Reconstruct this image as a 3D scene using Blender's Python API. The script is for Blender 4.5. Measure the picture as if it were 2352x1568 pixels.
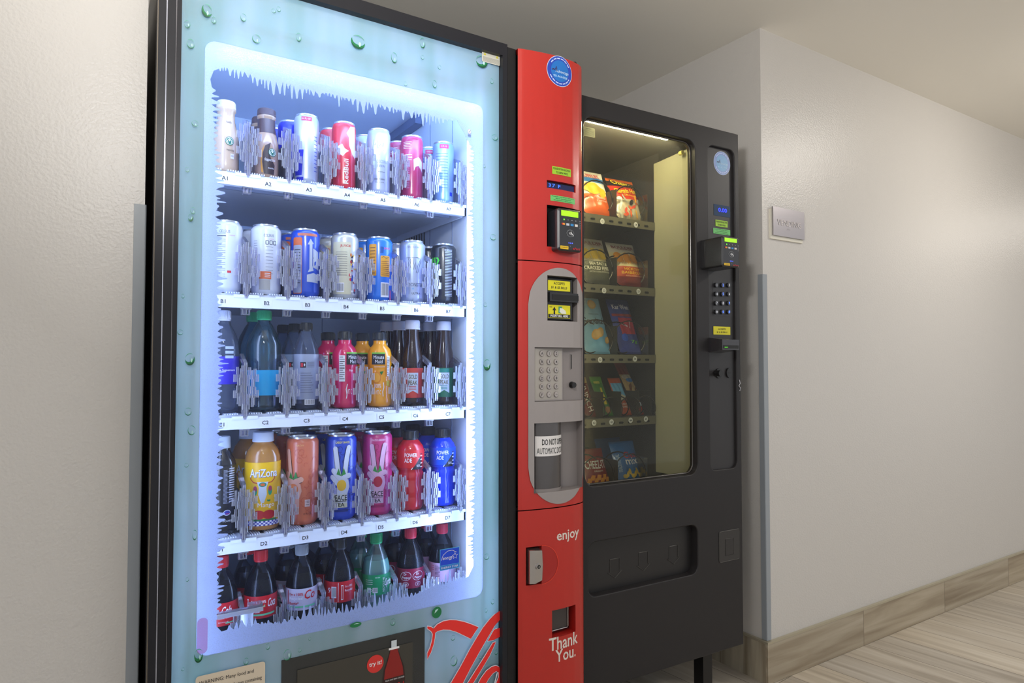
import bpy, math, random
from mathutils import Vector, Matrix
from mathutils.geometry import tessellate_polygon

for _o in list(bpy.data.objects): bpy.data.objects.remove(_o)
SC = bpy.context.scene
COL = SC.collection
rnd = random.Random(7)

# ------------------------------------------------------------------ camera
F = 1522.0; CXP = 1176.0; CYP = 784.0; CAMZ = 1.067
YAW = math.atan(971/1522.0); PITCH = math.atan(48/1522.0)
cd = bpy.data.cameras.new('camera'); cam = bpy.data.objects.new('camera', cd); COL.objects.link(cam)
cd.sensor_width = 36; cd.lens = 36*F/2352; cd.clip_start = .02
cam.location = (0, 0, CAMZ); cam.rotation_euler = (math.pi/2+PITCH, 0, -YAW)
SC.camera = cam
ROT = cam.rotation_euler.to_matrix()
def ray(px, py): return ROT @ Vector(((px-CXP)/F, -(py-CYP)/F, -1))
def onY(px, py, Y):
    d = ray(px, py); t = Y/d.y
    return d.x*t, CAMZ+d.z*t

# ------------------------------------------------------------------ world, exposure, lights
SC.view_settings.view_transform = 'Standard'; SC.view_settings.look = 'None'
SC.view_settings.gamma = 1; SC.view_settings.exposure = -0.12
SC.view_settings.use_curve_mapping = False
w = bpy.data.worlds.new('world'); SC.world = w; w.use_nodes = True
w.node_tree.nodes['Background'].inputs[0].default_value = (.85, .87, .9, 1)
w.node_tree.nodes['Background'].inputs[1].default_value = .95
SC.cycles.transparent_max_bounces = 24
SC.cycles.max_bounces = 10; SC.cycles.diffuse_bounces = 6
SC.cycles.sample_clamp_indirect = 4
SC.cycles.caustics_reflective = False; SC.cycles.caustics_refractive = False

CEIL = 2.214
FIX = [(-0.15, .45, 13), (3.15, .55, 80), (-3.2, .5, 50), (6.3, .5, 50)]
def area(name, loc, rot, sx, sy, power, col, shape='RECTANGLE'):
    l = bpy.data.lights.new(name, 'AREA'); l.shape = shape; l.size = sx; l.size_y = sy
    l.energy = power; l.color = col
    o = bpy.data.objects.new(name, l); COL.objects.link(o); o.location = loc; o.rotation_euler = rot
    return o
# added unseen fill, brightens the drinks cabinet ceiling beyond what its light bar gives
area('cabinet_fill', (.49, 1.425, 1.70), (math.radians(152), 0, 0), .56, .025, 4.2, (.36, .56, 1))
# the photographer's lamp bounced off the ceiling, standing in front of the drinks machine and left of the camera
_b = area('bounce_lamp', (.10, .42, 1.66), (0, 0, 0), .20, .20, 16, (1, .985, .965), 'DISK')
_b.rotation_euler = Vector((1.0, .70, 1.05)).to_track_quat('-Z', 'Y').to_euler()

# ------------------------------------------------------------------ materials
def lin(c):
    c = c/255.0
    return c/12.92 if c <= .04045 else ((c+.055)/1.055)**2.4
def rgb(r, g, b): return (lin(r), lin(g), lin(b), 1)
_mc = {}
def mat(name, c, rough=.5, metal=0, spec=.5, emit=0, ecol=None, coat=0, bump=None):
    if name in _mc: return _mc[name]
    m = bpy.data.materials.new(name); m.use_nodes = True; nt = m.node_tree
    p = nt.nodes['Principled BSDF']
    p.inputs['Base Color'].default_value = rgb(*c); p.inputs['Roughness'].default_value = rough
    p.inputs['Metallic'].default_value = metal; p.inputs['Specular IOR Level'].default_value = spec
    p.inputs['Coat Weight'].default_value = coat; p.inputs['Coat Roughness'].default_value = .08
    if emit:
        p.inputs['Emission Color'].default_value = rgb(*(ecol or c)); p.inputs['Emission Strength'].default_value = emit
    if bump:
        sc_, st, dist = bump
        tc = nt.nodes.new('ShaderNodeTexCoord'); n = nt.nodes.new('ShaderNodeTexNoise'); b = nt.nodes.new('ShaderNodeBump')
        n.inputs['Scale'].default_value = sc_; n.inputs['Detail'].default_value = 3
        b.inputs['Strength'].default_value = st; b.inputs['Distance'].default_value = dist
        nt.links.new(tc.outputs['Object'], n.inputs['Vector']); nt.links.new(n.outputs[0], b.inputs['Height'])
        nt.links.new(b.outputs[0], p.inputs['Normal'])
    _mc[name] = m
    return m
def col(c, rough=.45, spec=.5): return mat('paint_%d_%d_%d_%d' % (c[0], c[1], c[2], int(rough*100)), c, rough, spec=spec)

def glassy(name, tint=(255, 255, 255), gloss=.08, diff=0.0, dcol=(220, 225, 255), rough=.03, edge=1.0, transl=0.0):
    """thin clear sheet: see-through body, fresnel gloss, a little scatter"""
    if name in _mc: return _mc[name]
    m = bpy.data.materials.new(name); m.use_nodes = True; nt = m.node_tree; N = nt.nodes; L = nt.links
    N.clear(); out = N.new('ShaderNodeOutputMaterial')
    tr = N.new('ShaderNodeBsdfTransparent'); tr.inputs[0].default_value = rgb(*tint)
    gl = N.new('ShaderNodeBsdfGlossy'); gl.inputs['Roughness'].default_value = rough
    lw = N.new('ShaderNodeLayerWeight'); lw.inputs[0].default_value = .25
    mu = N.new('ShaderNodeMath'); mu.operation = 'MULTIPLY_ADD'; mu.use_clamp = True
    mu.inputs[1].default_value = edge; mu.inputs[2].default_value = gloss
    L.new(lw.outputs['Fresnel'], mu.inputs[0])
    mx = N.new('ShaderNodeMixShader'); L.new(mu.outputs[0], mx.inputs[0])
    base = tr.outputs[0]
    if diff:
        df = N.new('ShaderNodeBsdfDiffuse'); df.inputs[0].default_value = rgb(*dcol)
        tl = N.new('ShaderNodeBsdfTranslucent'); tl.inputs[0].default_value = rgb(*dcol)
        ms = N.new('ShaderNodeMixShader'); ms.inputs[0].default_value = .5
        L.new(df.outputs[0], ms.inputs[1]); L.new(tl.outputs[0], ms.inputs[2])
        m2 = N.new('ShaderNodeMixShader'); m2.inputs[0].default_value = diff
        L.new(tr.outputs[0], m2.inputs[1]); L.new(ms.outputs[0], m2.inputs[2]); base = m2.outputs[0]
    L.new(base, mx.inputs[1]); L.new(gl.outputs[0], mx.inputs[2]); L.new(mx.outputs[0], out.inputs[0])
    _mc[name] = m
    return m

def film(name, c, transl, speck=None, alpha=1.0, stripes=None):
    """printed or etched film: diffuse front, lets light through from behind, optional see-through specks"""
    m = bpy.data.materials.new(name); m.use_nodes = True; nt = m.node_tree; N = nt.nodes; L = nt.links
    N.clear(); out = N.new('ShaderNodeOutputMaterial')
    df = N.new('ShaderNodeBsdfDiffuse'); tl = N.new('ShaderNodeBsdfTranslucent'); gl = N.new('ShaderNodeBsdfGlossy')
    gl.inputs['Roughness'].default_value = .06
    df.inputs[0].default_value = rgb(*c); tl.inputs[0].default_value = rgb(*c)
    tc = N.new('ShaderNodeTexCoord')
    if stripes:
        no = N.new('ShaderNodeTexNoise'); no.inputs['Scale'].default_value = 6
        mp = N.new('ShaderNodeMapping'); mp.inputs['Scale'].default_value = (2.2, 1, .35)
        L.new(tc.outputs['Object'], mp.inputs[0]); L.new(mp.outputs[0], no.inputs['Vector'])
        cr = N.new('ShaderNodeValToRGB'); cr.color_ramp.elements[0].position = .35; cr.color_ramp.elements[1].position = .65
        cr.color_ramp.elements[0].color = rgb(*stripes); cr.color_ramp.elements[1].color = rgb(*c)
        L.new(no.outputs[0], cr.inputs[0]); L.new(cr.outputs[0], df.inputs[0]); L.new(cr.outputs[0], tl.inputs[0])
    m1 = N.new('ShaderNodeMixShader'); m1.inputs[0].default_value = transl
    L.new(df.outputs[0], m1.inputs[1]); L.new(tl.outputs[0], m1.inputs[2])
    m2 = N.new('ShaderNodeMixShader'); m2.inputs[0].default_value = .05
    L.new(m1.outputs[0], m2.inputs[1]); L.new(gl.outputs[0], m2.inputs[2])
    last = m2.outputs[0]
    if speck:
        tr = N.new('ShaderNodeBsdfTransparent')
        n2 = N.new('ShaderNodeTexNoise'); n2.inputs['Scale'].default_value = speck; n2.inputs['Detail'].default_value = 2
        L.new(tc.outputs['Object'], n2.inputs['Vector'])
        c2 = N.new('ShaderNodeValToRGB'); c2.color_ramp.elements[0].position = .36; c2.color_ramp.elements[1].position = .47
        c2.color_ramp.elements[0].color = (.80, .80, .80, 1); c2.color_ramp.elements[1].color = (alpha, alpha, alpha, 1)
        L.new(n2.outputs[0], c2.inputs[0])
        m3 = N.new('ShaderNodeMixShader'); L.new(c2.outputs[0], m3.inputs[0])
        L.new(tr.outputs[0], m3.inputs[1]); L.new(last, m3.inputs[2]); last = m3.outputs[0]
    L.new(last, out.inputs[0])
    return m

def wallmat(name, c, rough, sc_, st, dist):
    m = mat(name, c, rough, spec=.45); nt = m.node_tree; N = nt.nodes; L = nt.links; p = N['Principled BSDF']
    tc = N.new('ShaderNodeTexCoord'); n = N.new('ShaderNodeTexNoise'); n.inputs['Scale'].default_value = sc_
    n.inputs['Detail'].default_value = 4; n.inputs['Roughness'].default_value = .45
    b = N.new('ShaderNodeBump'); b.inputs['Strength'].default_value = st; b.inputs['Distance'].default_value = dist
    L.new(tc.outputs['Object'], n.inputs['Vector']); L.new(n.outputs[0], b.inputs['Height']); L.new(b.outputs[0], p.inputs['Normal'])
    return m
def woodmat(name, ca, cb, cc, plank_w, plank_l, along):
    """wood-look planks; along = axis (0 or 1 or 2 spec) the boards run"""
    m = bpy.data.materials.new(name); m.use_nodes = True; nt = m.node_tree; N = nt.nodes; L = nt.links
    p = N['Principled BSDF']; p.inputs['Roughness'].default_value = .42; p.inputs['Specular IOR Level'].default_value = .4
    tc = N.new('ShaderNodeTexCoord'); mp = N.new('ShaderNodeMapping')
    mp.inputs['Rotation'].default_value = along
    L.new(tc.outputs['Object'], mp.inputs[0])
    br = N.new('ShaderNodeTexBrick'); br.inputs['Scale'].default_value = 1
    br.inputs['Brick Width'].default_value = plank_l; br.inputs['Row Height'].default_value = plank_w
    br.inputs['Mortar Size'].default_value = .0012; br.inputs['Bias'].default_value = 0
    br.inputs['Color1'].default_value = (0, 0, 0, 1); br.inputs['Color2'].default_value = (1, 1, 1, 1)
    br.inputs['Mortar'].default_value = (.5, .5, .5, 1)
    L.new(mp.outputs[0], br.inputs['Vector'])
    m2 = N.new('ShaderNodeMapping'); m2.inputs['Scale'].default_value = (1.6, 26, 26)
    L.new(mp.outputs[0], m2.inputs[0])
    ad = N.new('ShaderNodeVectorMath'); ad.operation = 'MULTIPLY_ADD'
    ad.inputs[1].default_value = (9, 9, 9)
    L.new(br.outputs['Color'], ad.inputs[0]); L.new(m2.outputs[0], ad.inputs[2])
    no = N.new('ShaderNodeTexNoise'); no.inputs['Scale'].default_value = 1; no.inputs['Detail'].default_value = 5
    no.inputs['Distortion'].default_value = .6
    L.new(ad.outputs[0], no.inputs['Vector'])
    cr = N.new('ShaderNodeValToRGB'); e = cr.color_ramp.elements
    e[0].position = .3; e[0].color = rgb(*ca); e[1].position = .72; e[1].color = rgb(*cc)
    k = e.new(.5); k.color = rgb(*cb)
    L.new(no.outputs[0], cr.inputs[0])
    hs = N.new('ShaderNodeMix'); hs.data_type = 'RGBA'; hs.blend_type = 'MULTIPLY'
    sc2 = N.new('ShaderNodeValToRGB'); sc2.color_ramp.elements[0].color = (.86, .86, .87, 1); sc2.color_ramp.elements[1].color = (1.06, 1.04, 1, 1)
    L.new(br.outputs['Color'], sc2.inputs[0])
    hs.inputs[0].default_value = 1; L.new(cr.outputs[0], hs.inputs[6]); L.new(sc2.outputs[0], hs.inputs[7])
    mo = N.new('ShaderNodeMix'); mo.data_type = 'RGBA'; L.new(br.outputs['Fac'], mo.inputs[0])
    L.new(hs.outputs[2], mo.inputs[6]); mo.inputs[7].default_value = rgb(105, 95, 82)
    L.new(mo.outputs[2], p.inputs['Base Color'])
    return m

M = dict(
    wall=wallmat('wall_paint', (205, 201, 196), .33, 190, .6, .0016),
    ceil=wallmat('ceiling_paint', (240, 236, 226), .5, 60, .15, .001),
    floor=woodmat('floor_planks', (170, 160, 146), (193, 184, 170), (206, 199, 187), .155, 1.2, (0, 0, math.radians(84))),
    base=woodmat('baseboard_planks', (138, 124, 104), (166, 154, 134), (186, 176, 158), .4, .62, (math.radians(90), 0, 0)),
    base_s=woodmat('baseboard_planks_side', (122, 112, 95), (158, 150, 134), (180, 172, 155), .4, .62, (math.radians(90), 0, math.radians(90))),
    guard=mat('grey_vinyl', (150, 156, 162), .42),
    steel=mat('brushed_steel', (170, 165, 168), .32, .9),
    trim=mat('satin_trim', (190, 182, 160), .35, .5),
    black=mat('black_door_paint', (33, 32, 33), .4, spec=.25),
    blackt=mat('black_textured_paint', (40, 38, 39), .42, spec=.3, bump=(900, .35, .0006)),
    frame=mat('satin_black_frame', (34, 34, 39), .35, spec=.25),
    gloss=mat('gloss_black_side', (34, 27, 25), .13, spec=.6),
    dark=mat('dark_plastic', (22, 21, 22), .35),
    pit=mat('deep_black', (8, 8, 9), .5),
    red=mat('red_panel', (184, 38, 29), .3, spec=.5, coat=.15, bump=(700, .06, .0004)),
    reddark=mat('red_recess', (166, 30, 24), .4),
    grey=mat('warm_grey_plastic', (150, 143, 141), .45),
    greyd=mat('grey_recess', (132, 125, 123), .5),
    liner=mat('fridge_liner', (206, 214, 228), .35),
    shelfw=mat('shelf_plastic', (222, 228, 240), .4),
    lampw=mat('lamp_diffuser', (255, 255, 255), .5, emit=12, ecol=(190, 212, 255)),
    lampt=mat('lamp_diffuser_top', (255, 255, 255), .5, emit=26, ecol=(186, 208, 255)),
    snacklamp=mat('snack_lamp', (255, 240, 190), .5, emit=150, ecol=(255, 240, 190)),
    snackin=mat('snack_interior', (62, 61, 60), .5),
    snackwall=mat('snack_side_panel', (176, 173, 146), .22, spec=.5, coat=.3),
    snacklip=mat('snack_tray_lip', (116, 112, 92), .4, .3),
    wire=mat('black_wire', (25, 24, 22), .3),
    alu=mat('can_aluminium', (205, 208, 214), .25, .85),
    white=mat('white_ink', (240, 240, 242), .5),
    ink=mat('black_ink', (22, 22, 24), .5),
    print_=film('mint_print', (206, 222, 226), .38, stripes=(176, 204, 200)),
    frost=film('frost_print', (212, 224, 250), .55, speck=620, alpha=.95),
    glass=glassy('clear_glass', (248, 251, 255), .0, .010, (200, 212, 255), .02, .30),
    snackglass=glassy('snack_glass', (236, 237, 232), .0, .055, (160, 158, 150), .02, .35),
    clear=glassy('clear_plastic', (226, 226, 250), .12, .18, (255, 255, 255), .16, .9),
    petwater=glassy('water_filled_bottle', (196, 210, 232), .0, .16, (200, 212, 236), .04, .9),
    clearedge=glassy('clear_plastic_edge', (235, 235, 255), .22, .72, (255, 255, 255), .15, 1.0),
    pet=glassy('clear_bottle', (220, 228, 240), .0, .012, (200, 210, 230), .04, .8),
    petblue=glassy('blue_tinted_bottle', (150, 205, 222), .05, .12, (110, 170, 190), .04, 1.0),
    petgreen=glassy('green_tinted_bottle', (190, 225, 220), .05, .10, (170, 200, 200), .04, 1.0),
    dkscreen=mat('dark_screen', (50, 50, 46), .16, spec=.6),
    scriptred=mat('script_red', (222, 42, 38), .4, emit=.12),
)

# ------------------------------------------------------------------ mesh builder
class MB:
    def __init__(s): s.v = []; s.f = []; s.mi = []; s.mats = []
    def m(s, material):
        if material not in s.mats: s.mats.append(material)
        return s.mats.index(material)
    def add(s, vs, fs, material):
        k = len(s.v); i = s.m(material)
        s.v += [tuple(v) for v in vs]; s.f += [tuple(a+k for a in f) for f in fs]; s.mi += [i]*len(fs)
        return s
    def box(s, x0, x1, y0, y1, z0, z1, material, skip=''):
        vs = [(x0, y0, z0), (x1, y0, z0), (x1, y1, z0), (x0, y1, z0), (x0, y0, z1), (x1, y0, z1), (x1, y1, z1), (x0, y1, z1)]
        fs = {'b': (0, 3, 2, 1), 't': (4, 5, 6, 7), 'f': (0, 1, 5, 4), 'r': (1, 2, 6, 5), 'k': (2, 3, 7, 6), 'l': (3, 0, 4, 7)}
        return s.add(vs, [f for k, f in fs.items() if k not in skip], material)
    def lathe(s, prof, material, n=28, cx=0, cy=0, cap=True, close=False):
        vs = []; fs = []
        for r, z in prof:
            for i in range(n):
                a = 2*math.pi*i/n; vs.append((cx+r*math.cos(a), cy+r*math.sin(a), z))
        for j in range(len(prof)-1):
            for i in range(n):
                k = (i+1) % n
                fs.append((j*n+i, j*n+k, (j+1)*n+k, (j+1)*n+i))
        if cap:
            fs.append(tuple(reversed(range(n)))); fs.append(tuple(range((len(prof)-1)*n, len(prof)*n)))
        return s.add(vs, fs, material)
    def cylY(s, cx, cz, r, y0, y1, material, n=24, rz=None):
        rz = rz or r; vs = []
        for y in (y0, y1):
            for i in range(n):
                a = 2*math.pi*i/n; vs.append((cx+r*math.cos(a), y, cz+rz*math.sin(a)))
        fs = [(i, (i+1) % n, n+(i+1) % n, n+i) for i in range(n)] + [tuple(reversed(range(n))), tuple(range(n, 2*n))]
        fs = [tuple(reversed(f)) for f in fs]
        return s.add(vs, fs, material)
    def tube(s, pts, r, material, n=6, closed=False):
        P = [Vector(p) for p in pts]; vs = []; fs = []; up = Vector((0.13, .2, 1)).normalized()
        for i, p in enumerate(P):
            t = (P[min(i+1, len(P)-1)]-P[max(i-1, 0)]).normalized()
            a = t.cross(up)
            if a.length < .01: a = t.cross(Vector((1, 0, 0)))
            a.normalize(); b = t.cross(a)
            for k in range(n):
                q = 2*math.pi*k/n; vs.append(p+(a*math.cos(q)+b*math.sin(q))*r)
        for i in range(len(P)-1):
            for k in range(n):
                fs.append((i*n+k, i*n+(k+1) % n, (i+1)*n+(k+1) % n, (i+1)*n+k))
        return s.add(vs, fs, material)
    # decals: 2-D artwork carried onto a surface by fn(u, v) -> point
    def decal(s, pts, tris, fn, material):
        step = getattr(fn, 'step', None)
        if step:
            pts = list(pts); out = []; stack = list(tris); seen = {}
            while stack:
                t = stack.pop(); both = getattr(fn, 'both', 0)
                def sp(q): return max(abs(pts[q[0]][0]-pts[q[1]][0]), both*abs(pts[q[0]][1]-pts[q[1]][1]))
                e = max(((t[k], t[(k+1) % 3]) for k in range(3)), key=sp)
                if sp(e) <= step: out.append(t); continue
                k = (min(e), max(e))
                if k not in seen: seen[k] = len(pts); pts.append(((pts[e[0]][0]+pts[e[1]][0])/2, (pts[e[0]][1]+pts[e[1]][1])/2))
                m = seen[k]; i = t.index(e[0]); a, b, c = t[i], t[(i+1) % 3], t[(i+2) % 3]
                stack += [(a, m, c), (m, b, c)]
            tris = out
        return s.add([fn(*p) for p in pts], tris, material)
    def poly(s, pts, fn, material):
        tri = tessellate_polygon([[Vector((p[0], p[1], 0)) for p in pts]])
        return s.decal(pts, [tuple(t) for t in tri], fn, material)
    def rect(s, u0, u1, v0, v1, fn, material, n=1):
        vs = []; fs = []
        if getattr(fn, 'both', None): return s.decal([(u0, v0), (u1, v0), (u1, v1), (u0, v1)], [(0, 1, 2), (0, 2, 3)], fn, material)
        if getattr(fn, 'step', None): n = max(n, int(abs(u1-u0)/fn.step)+1)
        for i in range(n+1):
            u = u0+(u1-u0)*i/n; vs += [fn(u, v0), fn(u, v1)]
        for i in range(n): fs.append((2*i, 2*i+2, 2*i+3, 2*i+1))
        return s.add(vs, fs, material)
    def ell(s, cu, cv, ru, rv, fn, material, n=28, rot=0):
        c, q = math.cos(rot), math.sin(rot)
        P = []
        for i in range(n):
            a = 2*math.pi*i/n; x, y = ru*math.cos(a), rv*math.sin(a)
            P.append((cu+x*c-y*q, cv+x*q+y*c))
        return s.decal([(cu, cv)]+P, [(0, 1+i, 1+(i+1) % n) for i in range(n)], fn, material)
    def rrect(s, u0, u1, v0, v1, r, fn, material, n=5): return s.poly(rrpts(u0, u1, v0, v1, r, n), fn, material)
    def line(s, pts, w_, fn, material):
        vs = []; fs = []
        for i, p in enumerate(pts):
            a = pts[max(i-1, 0)]; b = pts[min(i+1, len(pts)-1)]
            dx, dy = b[0]-a[0], b[1]-a[1]; l = math.hypot(dx, dy) or 1
            ww = w_[i] if isinstance(w_, (list, tuple)) else w_
            nx, ny = -dy/l*ww/2, dx/l*ww/2
            vs += [fn(p[0]+nx, p[1]+ny), fn(p[0]-nx, p[1]-ny)]
        for i in range(len(pts)-1): fs.append((2*i, 2*i+1, 2*i+3, 2*i+2))
        return s.add(vs, fs, material)
    def text(s, st, cu, cv, fn, material, w=None, h=None, bold=.0, shear=0, rot=0, space=1.0):
        vs, fs, W, H = tgeo(st, 0 if 'M' in st else min(bold, .014), shear, space)
        if w is None: w = W*h/H
        if h is None: h = H*w/W
        c, q = math.cos(rot), math.sin(rot); out = []
        for x, y in vs:
            x, y = x*w, y*h
            out.append((cu+x*c-y*q, cv+x*q+y*c))
        return s.decal(out, [t for f in fs for t in ([f] if len(f) == 3 else [(f[0], f[k], f[k+1]) for k in range(1, len(f)-1)])] if getattr(fn, 'both', None) else fs, flat_(fn), material)
    def build(s, name, parent=None, smooth=None, label=None, loc=None):
        me = bpy.data.meshes.new(name); me.from_pydata(s.v, [], s.f)
        for m_ in s.mats: me.materials.append(m_)
        me.polygons.foreach_set('material_index', s.mi); me.update()
        if smooth is not None:
            me.polygons.foreach_set('use_smooth', [True]*len(s.f))
            try: me.set_sharp_from_angle(angle=math.radians(smooth))
            except Exception: pass
        o = bpy.data.objects.new(name, me); COL.objects.link(o)
        if parent: o.parent = parent
        if label: o['label'] = label
        if loc: o.location = loc
        return o

_tg = {}
def tgeo(st, bold, shear, space):
    k = (st, bold, shear, space)
    if k in _tg: return _tg[k]
    cu = bpy.data.curves.new('t', 'FONT'); cu.body = st; cu.align_x = 'CENTER'; cu.offset = bold; cu.shear = shear
    cu.resolution_u = 2; cu.space_character = space
    ob = bpy.data.objects.new('t', cu); me = bpy.data.meshes.new_from_object(ob)
    vs = [(v.co.x, v.co.y) for v in me.vertices]; fs = [tuple(p.vertices) for p in me.polygons]
    bpy.data.objects.remove(ob); bpy.data.curves.remove(cu); bpy.data.meshes.remove(me)
    x0 = min(v[0] for v in vs); x1 = max(v[0] for v in vs); y0 = min(v[1] for v in vs); y1 = max(v[1] for v in vs)
    W = max(x1-x0, 1e-4); H = max(y1-y0, 1e-4)
    vs = [((x-(x0+x1)/2)/W, (y-(y0+y1)/2)/H) for x, y in vs]
    _tg[k] = (vs, fs, W, H)
    return _tg[k]
def flat_(fn):
    return fn if getattr(fn, 'both', None) else (lambda u, v: fn(u, v))
def rrpts(u0, u1, v0, v1, r, n=5):
    P = []
    for cx, cy, a0 in ((u1-r, v1-r, 0), (u0+r, v1-r, 90), (u0+r, v0+r, 180), (u1-r, v0+r, 270)):
        for i in range(n+1):
            a = math.radians(a0+90*i/n); P.append((cx+r*math.cos(a), cy+r*math.sin(a)))
    return P
def flatY(y): return lambda u, v: (u, y, v)
def wrap(R):
    f = lambda u, v: (R*math.sin(u/R), -R*math.cos(u/R), v)
    f.step = .0035
    return f

def slab(name, outer, holes, y0, y1, material, parent=None, bevel=.0, label=None):
    """plate in the XZ plane with shaped holes, real thickness and softened edges"""
    cu = bpy.data.curves.new(name, 'CURVE'); cu.dimensions = '2D'; cu.fill_mode = 'BOTH'
    for pts in [outer]+holes:
        sp = cu.splines.new('POLY'); sp.points.add(len(pts)-1); sp.use_cyclic_u = True
        for i, p in enumerate(pts): sp.points[i].co = (p[0], p[1], 0, 1)
    cu.extrude = (y1-y0)/2-bevel; cu.bevel_depth = bevel; cu.bevel_resolution = 2; cu.offset = -bevel
    ob = bpy.data.objects.new('t', cu); me = bpy.data.meshes.new_from_object(ob)
    bpy.data.objects.remove(ob); bpy.data.curves.remove(cu)
    ym = (y0+y1)/2
    for v in me.vertices: x, y, z = v.co; v.co = (x, ym-z, y)
    me.materials.clear(); me.materials.append(material); me.update()
    me.name = name; o = bpy.data.objects.new(name, me); COL.objects.link(o)
    if parent: o.parent = parent
    if label: o['label'] = label
    return o

def thing(name, label, cat, loc=(0, 0, 0), rz=0, group=None):
    o = bpy.data.objects.new(name, None); COL.objects.link(o); o.empty_display_size = .05
    o.location = loc; o.rotation_euler = (0, 0, rz); o['label'] = label; o['category'] = cat
    if group: o['group'] = group
    return o
def tag(o, label, cat, group=None):
    o['label'] = label; o['category'] = cat
    if group: o['group'] = group
    return o
def struct(o): o['kind'] = 'structure'; return o
def copy_tree(o, parent=None):
    c = o.copy(); COL.objects.link(c); c.parent = parent
    for ch in list(o.children): copy_tree(ch, c)
    return c

# ------------------------------------------------------------------ the setting
WY = 1.430                       # corridor wall plane
XL, XR = .0845, 1.921            # alcove sides
YB = 2.34                        # alcove back
CORR = -2.4                      # floor edge; this side is left unwalled to let world light in
def slabbox(name, *a, m=None):
    mb = MB(); mb.box(*a, m or M['wall']); return struct(mb.build(name))
slabbox('floor', -4.2, 7.4, CORR-.1, YB+.1, -.1, 0, m=M['floor'])
slabbox('ceiling', -4.2, 7.4, -.30, YB+.1, CEIL, CEIL+.1, m=M['ceil'])  # stops short behind the camera, opened so world light fills the alcove
slabbox('wall_left', -4.2, XL, WY, YB+.1, 0, CEIL)
slabbox('wall_right', XR, 7.4, WY, YB+.1, 0, CEIL)
slabbox('wall_back', XL, XR, YB, YB+.1, 0, CEIL)
slabbox('wall_corridor_left', -4.3, -4.2, -.30, YB, 0, CEIL)
slabbox('wall_corridor_right', 7.4, 7.5, -.30, YB, 0, CEIL)
BH = .132
slabbox('baseboard_right', XR-.009, 7.4, WY-.009, WY, 0, BH, m=M['base'])
slabbox('baseboard_alcove_side', XR-.009, XR, WY, YB, 0, BH, m=M['base_s'])
slabbox('baseboard_left', -4.2, XL+.009, WY-.009, WY, 0, BH, m=M['base'])
slabbox('baseboard_alcove_left', XL, XL+.009, WY, YB, 0, BH, m=M['base_s'])
tr = MB(); tr.box(XR-.0105, 7.4, WY-.0105, WY, BH, BH+.007, M['trim']); struct(tr.build('trim_1'))
tr = MB(); tr.box(XR-.0105, XR, WY, YB, BH, BH+.007, M['trim']); struct(tr.build('trim_2'))
tr = MB(); tr.box(-4.2, XL+.0105, WY-.0105, WY, BH, BH+.007, M['trim']); struct(tr.build('trim_3'))
def guard(x, sgn, label):
    # L-shaped vinyl corner guard, flat wings either side of a rounded nose
    g = .018; t = .003; P = []
    P += [(x+sgn*g, WY), (x+sgn*g, WY-t)]
    for i in range(5):
        a = math.radians(90*i/4); P.append((x-sgn*(t*math.sin(a)), WY-t*math.cos(a)))
    P += [(x-sgn*t, WY+g), (x, WY+g), (x, WY)]
    mb = MB(); n = len(P); z0, z1 = BH+.009, 1.366
    vs = [(a, b, z0) for a, b in P]+[(a, b, z1) for a, b in P]
    fs = [(i, (i+1) % n, n+(i+1) % n, n+i) for i in range(n)]
    mb.add(vs, fs+[tuple(range(n, 2*n))], M['guard'])
    return tag(mb.build('corner_guard'), label, 'corner guard', 'grey corner guards')
guard(XL, -1, 'grey vinyl corner guard on the left wall corner beside the drinks machine')
guard(XR, 1, 'grey vinyl corner guard on the right wall corner beside the snack machine')
for i, (x, y, p) in enumerate(FIX):
    t = thing('ceiling_light', ['round domed ceiling light above the drinks machine front', 'round domed ceiling light over the corridor right of the sign',
              'round domed ceiling light over the far left corridor', 'round domed ceiling light over the far right corridor'][i], 'ceiling light', (x, y, CEIL), 0, 'corridor ceiling lights')
    mb = MB(); mb.lathe([(.10, -.0005), (.128, -.0005), (.128, -.022), (.122, -.026), (.10, -.026)], M['white'], 32, cap=False); mb.build('rim', t, 30)
    mb = MB(); mb.lathe([(.118, -.024), (.117, -.040), (.108, -.058), (.088, -.074), (.055, -.085), (.001, -.088)], mat('ceiling_dome_%d' % i, (255, 246, 232), .5, emit=p, ecol=(255, 248, 238)), 32, cap=False); mb.build('glass_dome', t)

# sign
def px_plane(Y): return lambda px, py: onY(px, py, Y)
x0, z1 = onY(1776, 474, WY-.012); x1, z0 = onY(1848, 553, WY-.012); zt = onY(1848, 487, WY-.012)[1]; zb = onY(1776, 539, WY-.012)[1]
zt = (z1+zt)/2; zb = zb
sg = thing('room_sign', 'brushed metal VENDING sign on a white backing plate on the right wall', 'sign', (x0, WY, 0))
W_ = x1-x0; HH = zt-zb
mb = MB(); mb.box(-.008, W_-.002, -.006, 0, zb-.012, zt-.008, mat('sign_backing', (225, 220, 205), .4)); mb.build('backing_plate', sg)
mb = MB(); mb.box(0, W_, -.012, -.0062, zb, zt, M['steel']); mb.build('face_plate', sg)
mb = MB(); mb.text('VENDING', W_*.5, zb+HH*.48, flatY(-.0128), mat('sign_letters', (214, 206, 204), .4), w=W_*.76, h=HH*.2)
for i in range(7):
    for j in range(2):
        if (i*3+j*5) % 4: mb.ell(W_*.42+i*.0028, zb+HH*.26+j*.003, .0008, .0008, flatY(-.0128), M['greyd'], 6)
mb.build('lettering', sg)

# ================================================================== DRINKS MACHINE
YD = 1.350                      # front of door frame
YG = 1.364                      # glass face
DX0, DX1 = .0965, .848          # glazed door
TOP = 1.8425
CK = thing('drinks_vending_machine', 'tall glass-fronted drinks vending machine with red control panel, left of the black snack machine', 'vending machine', (0, 0, 0))
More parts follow.
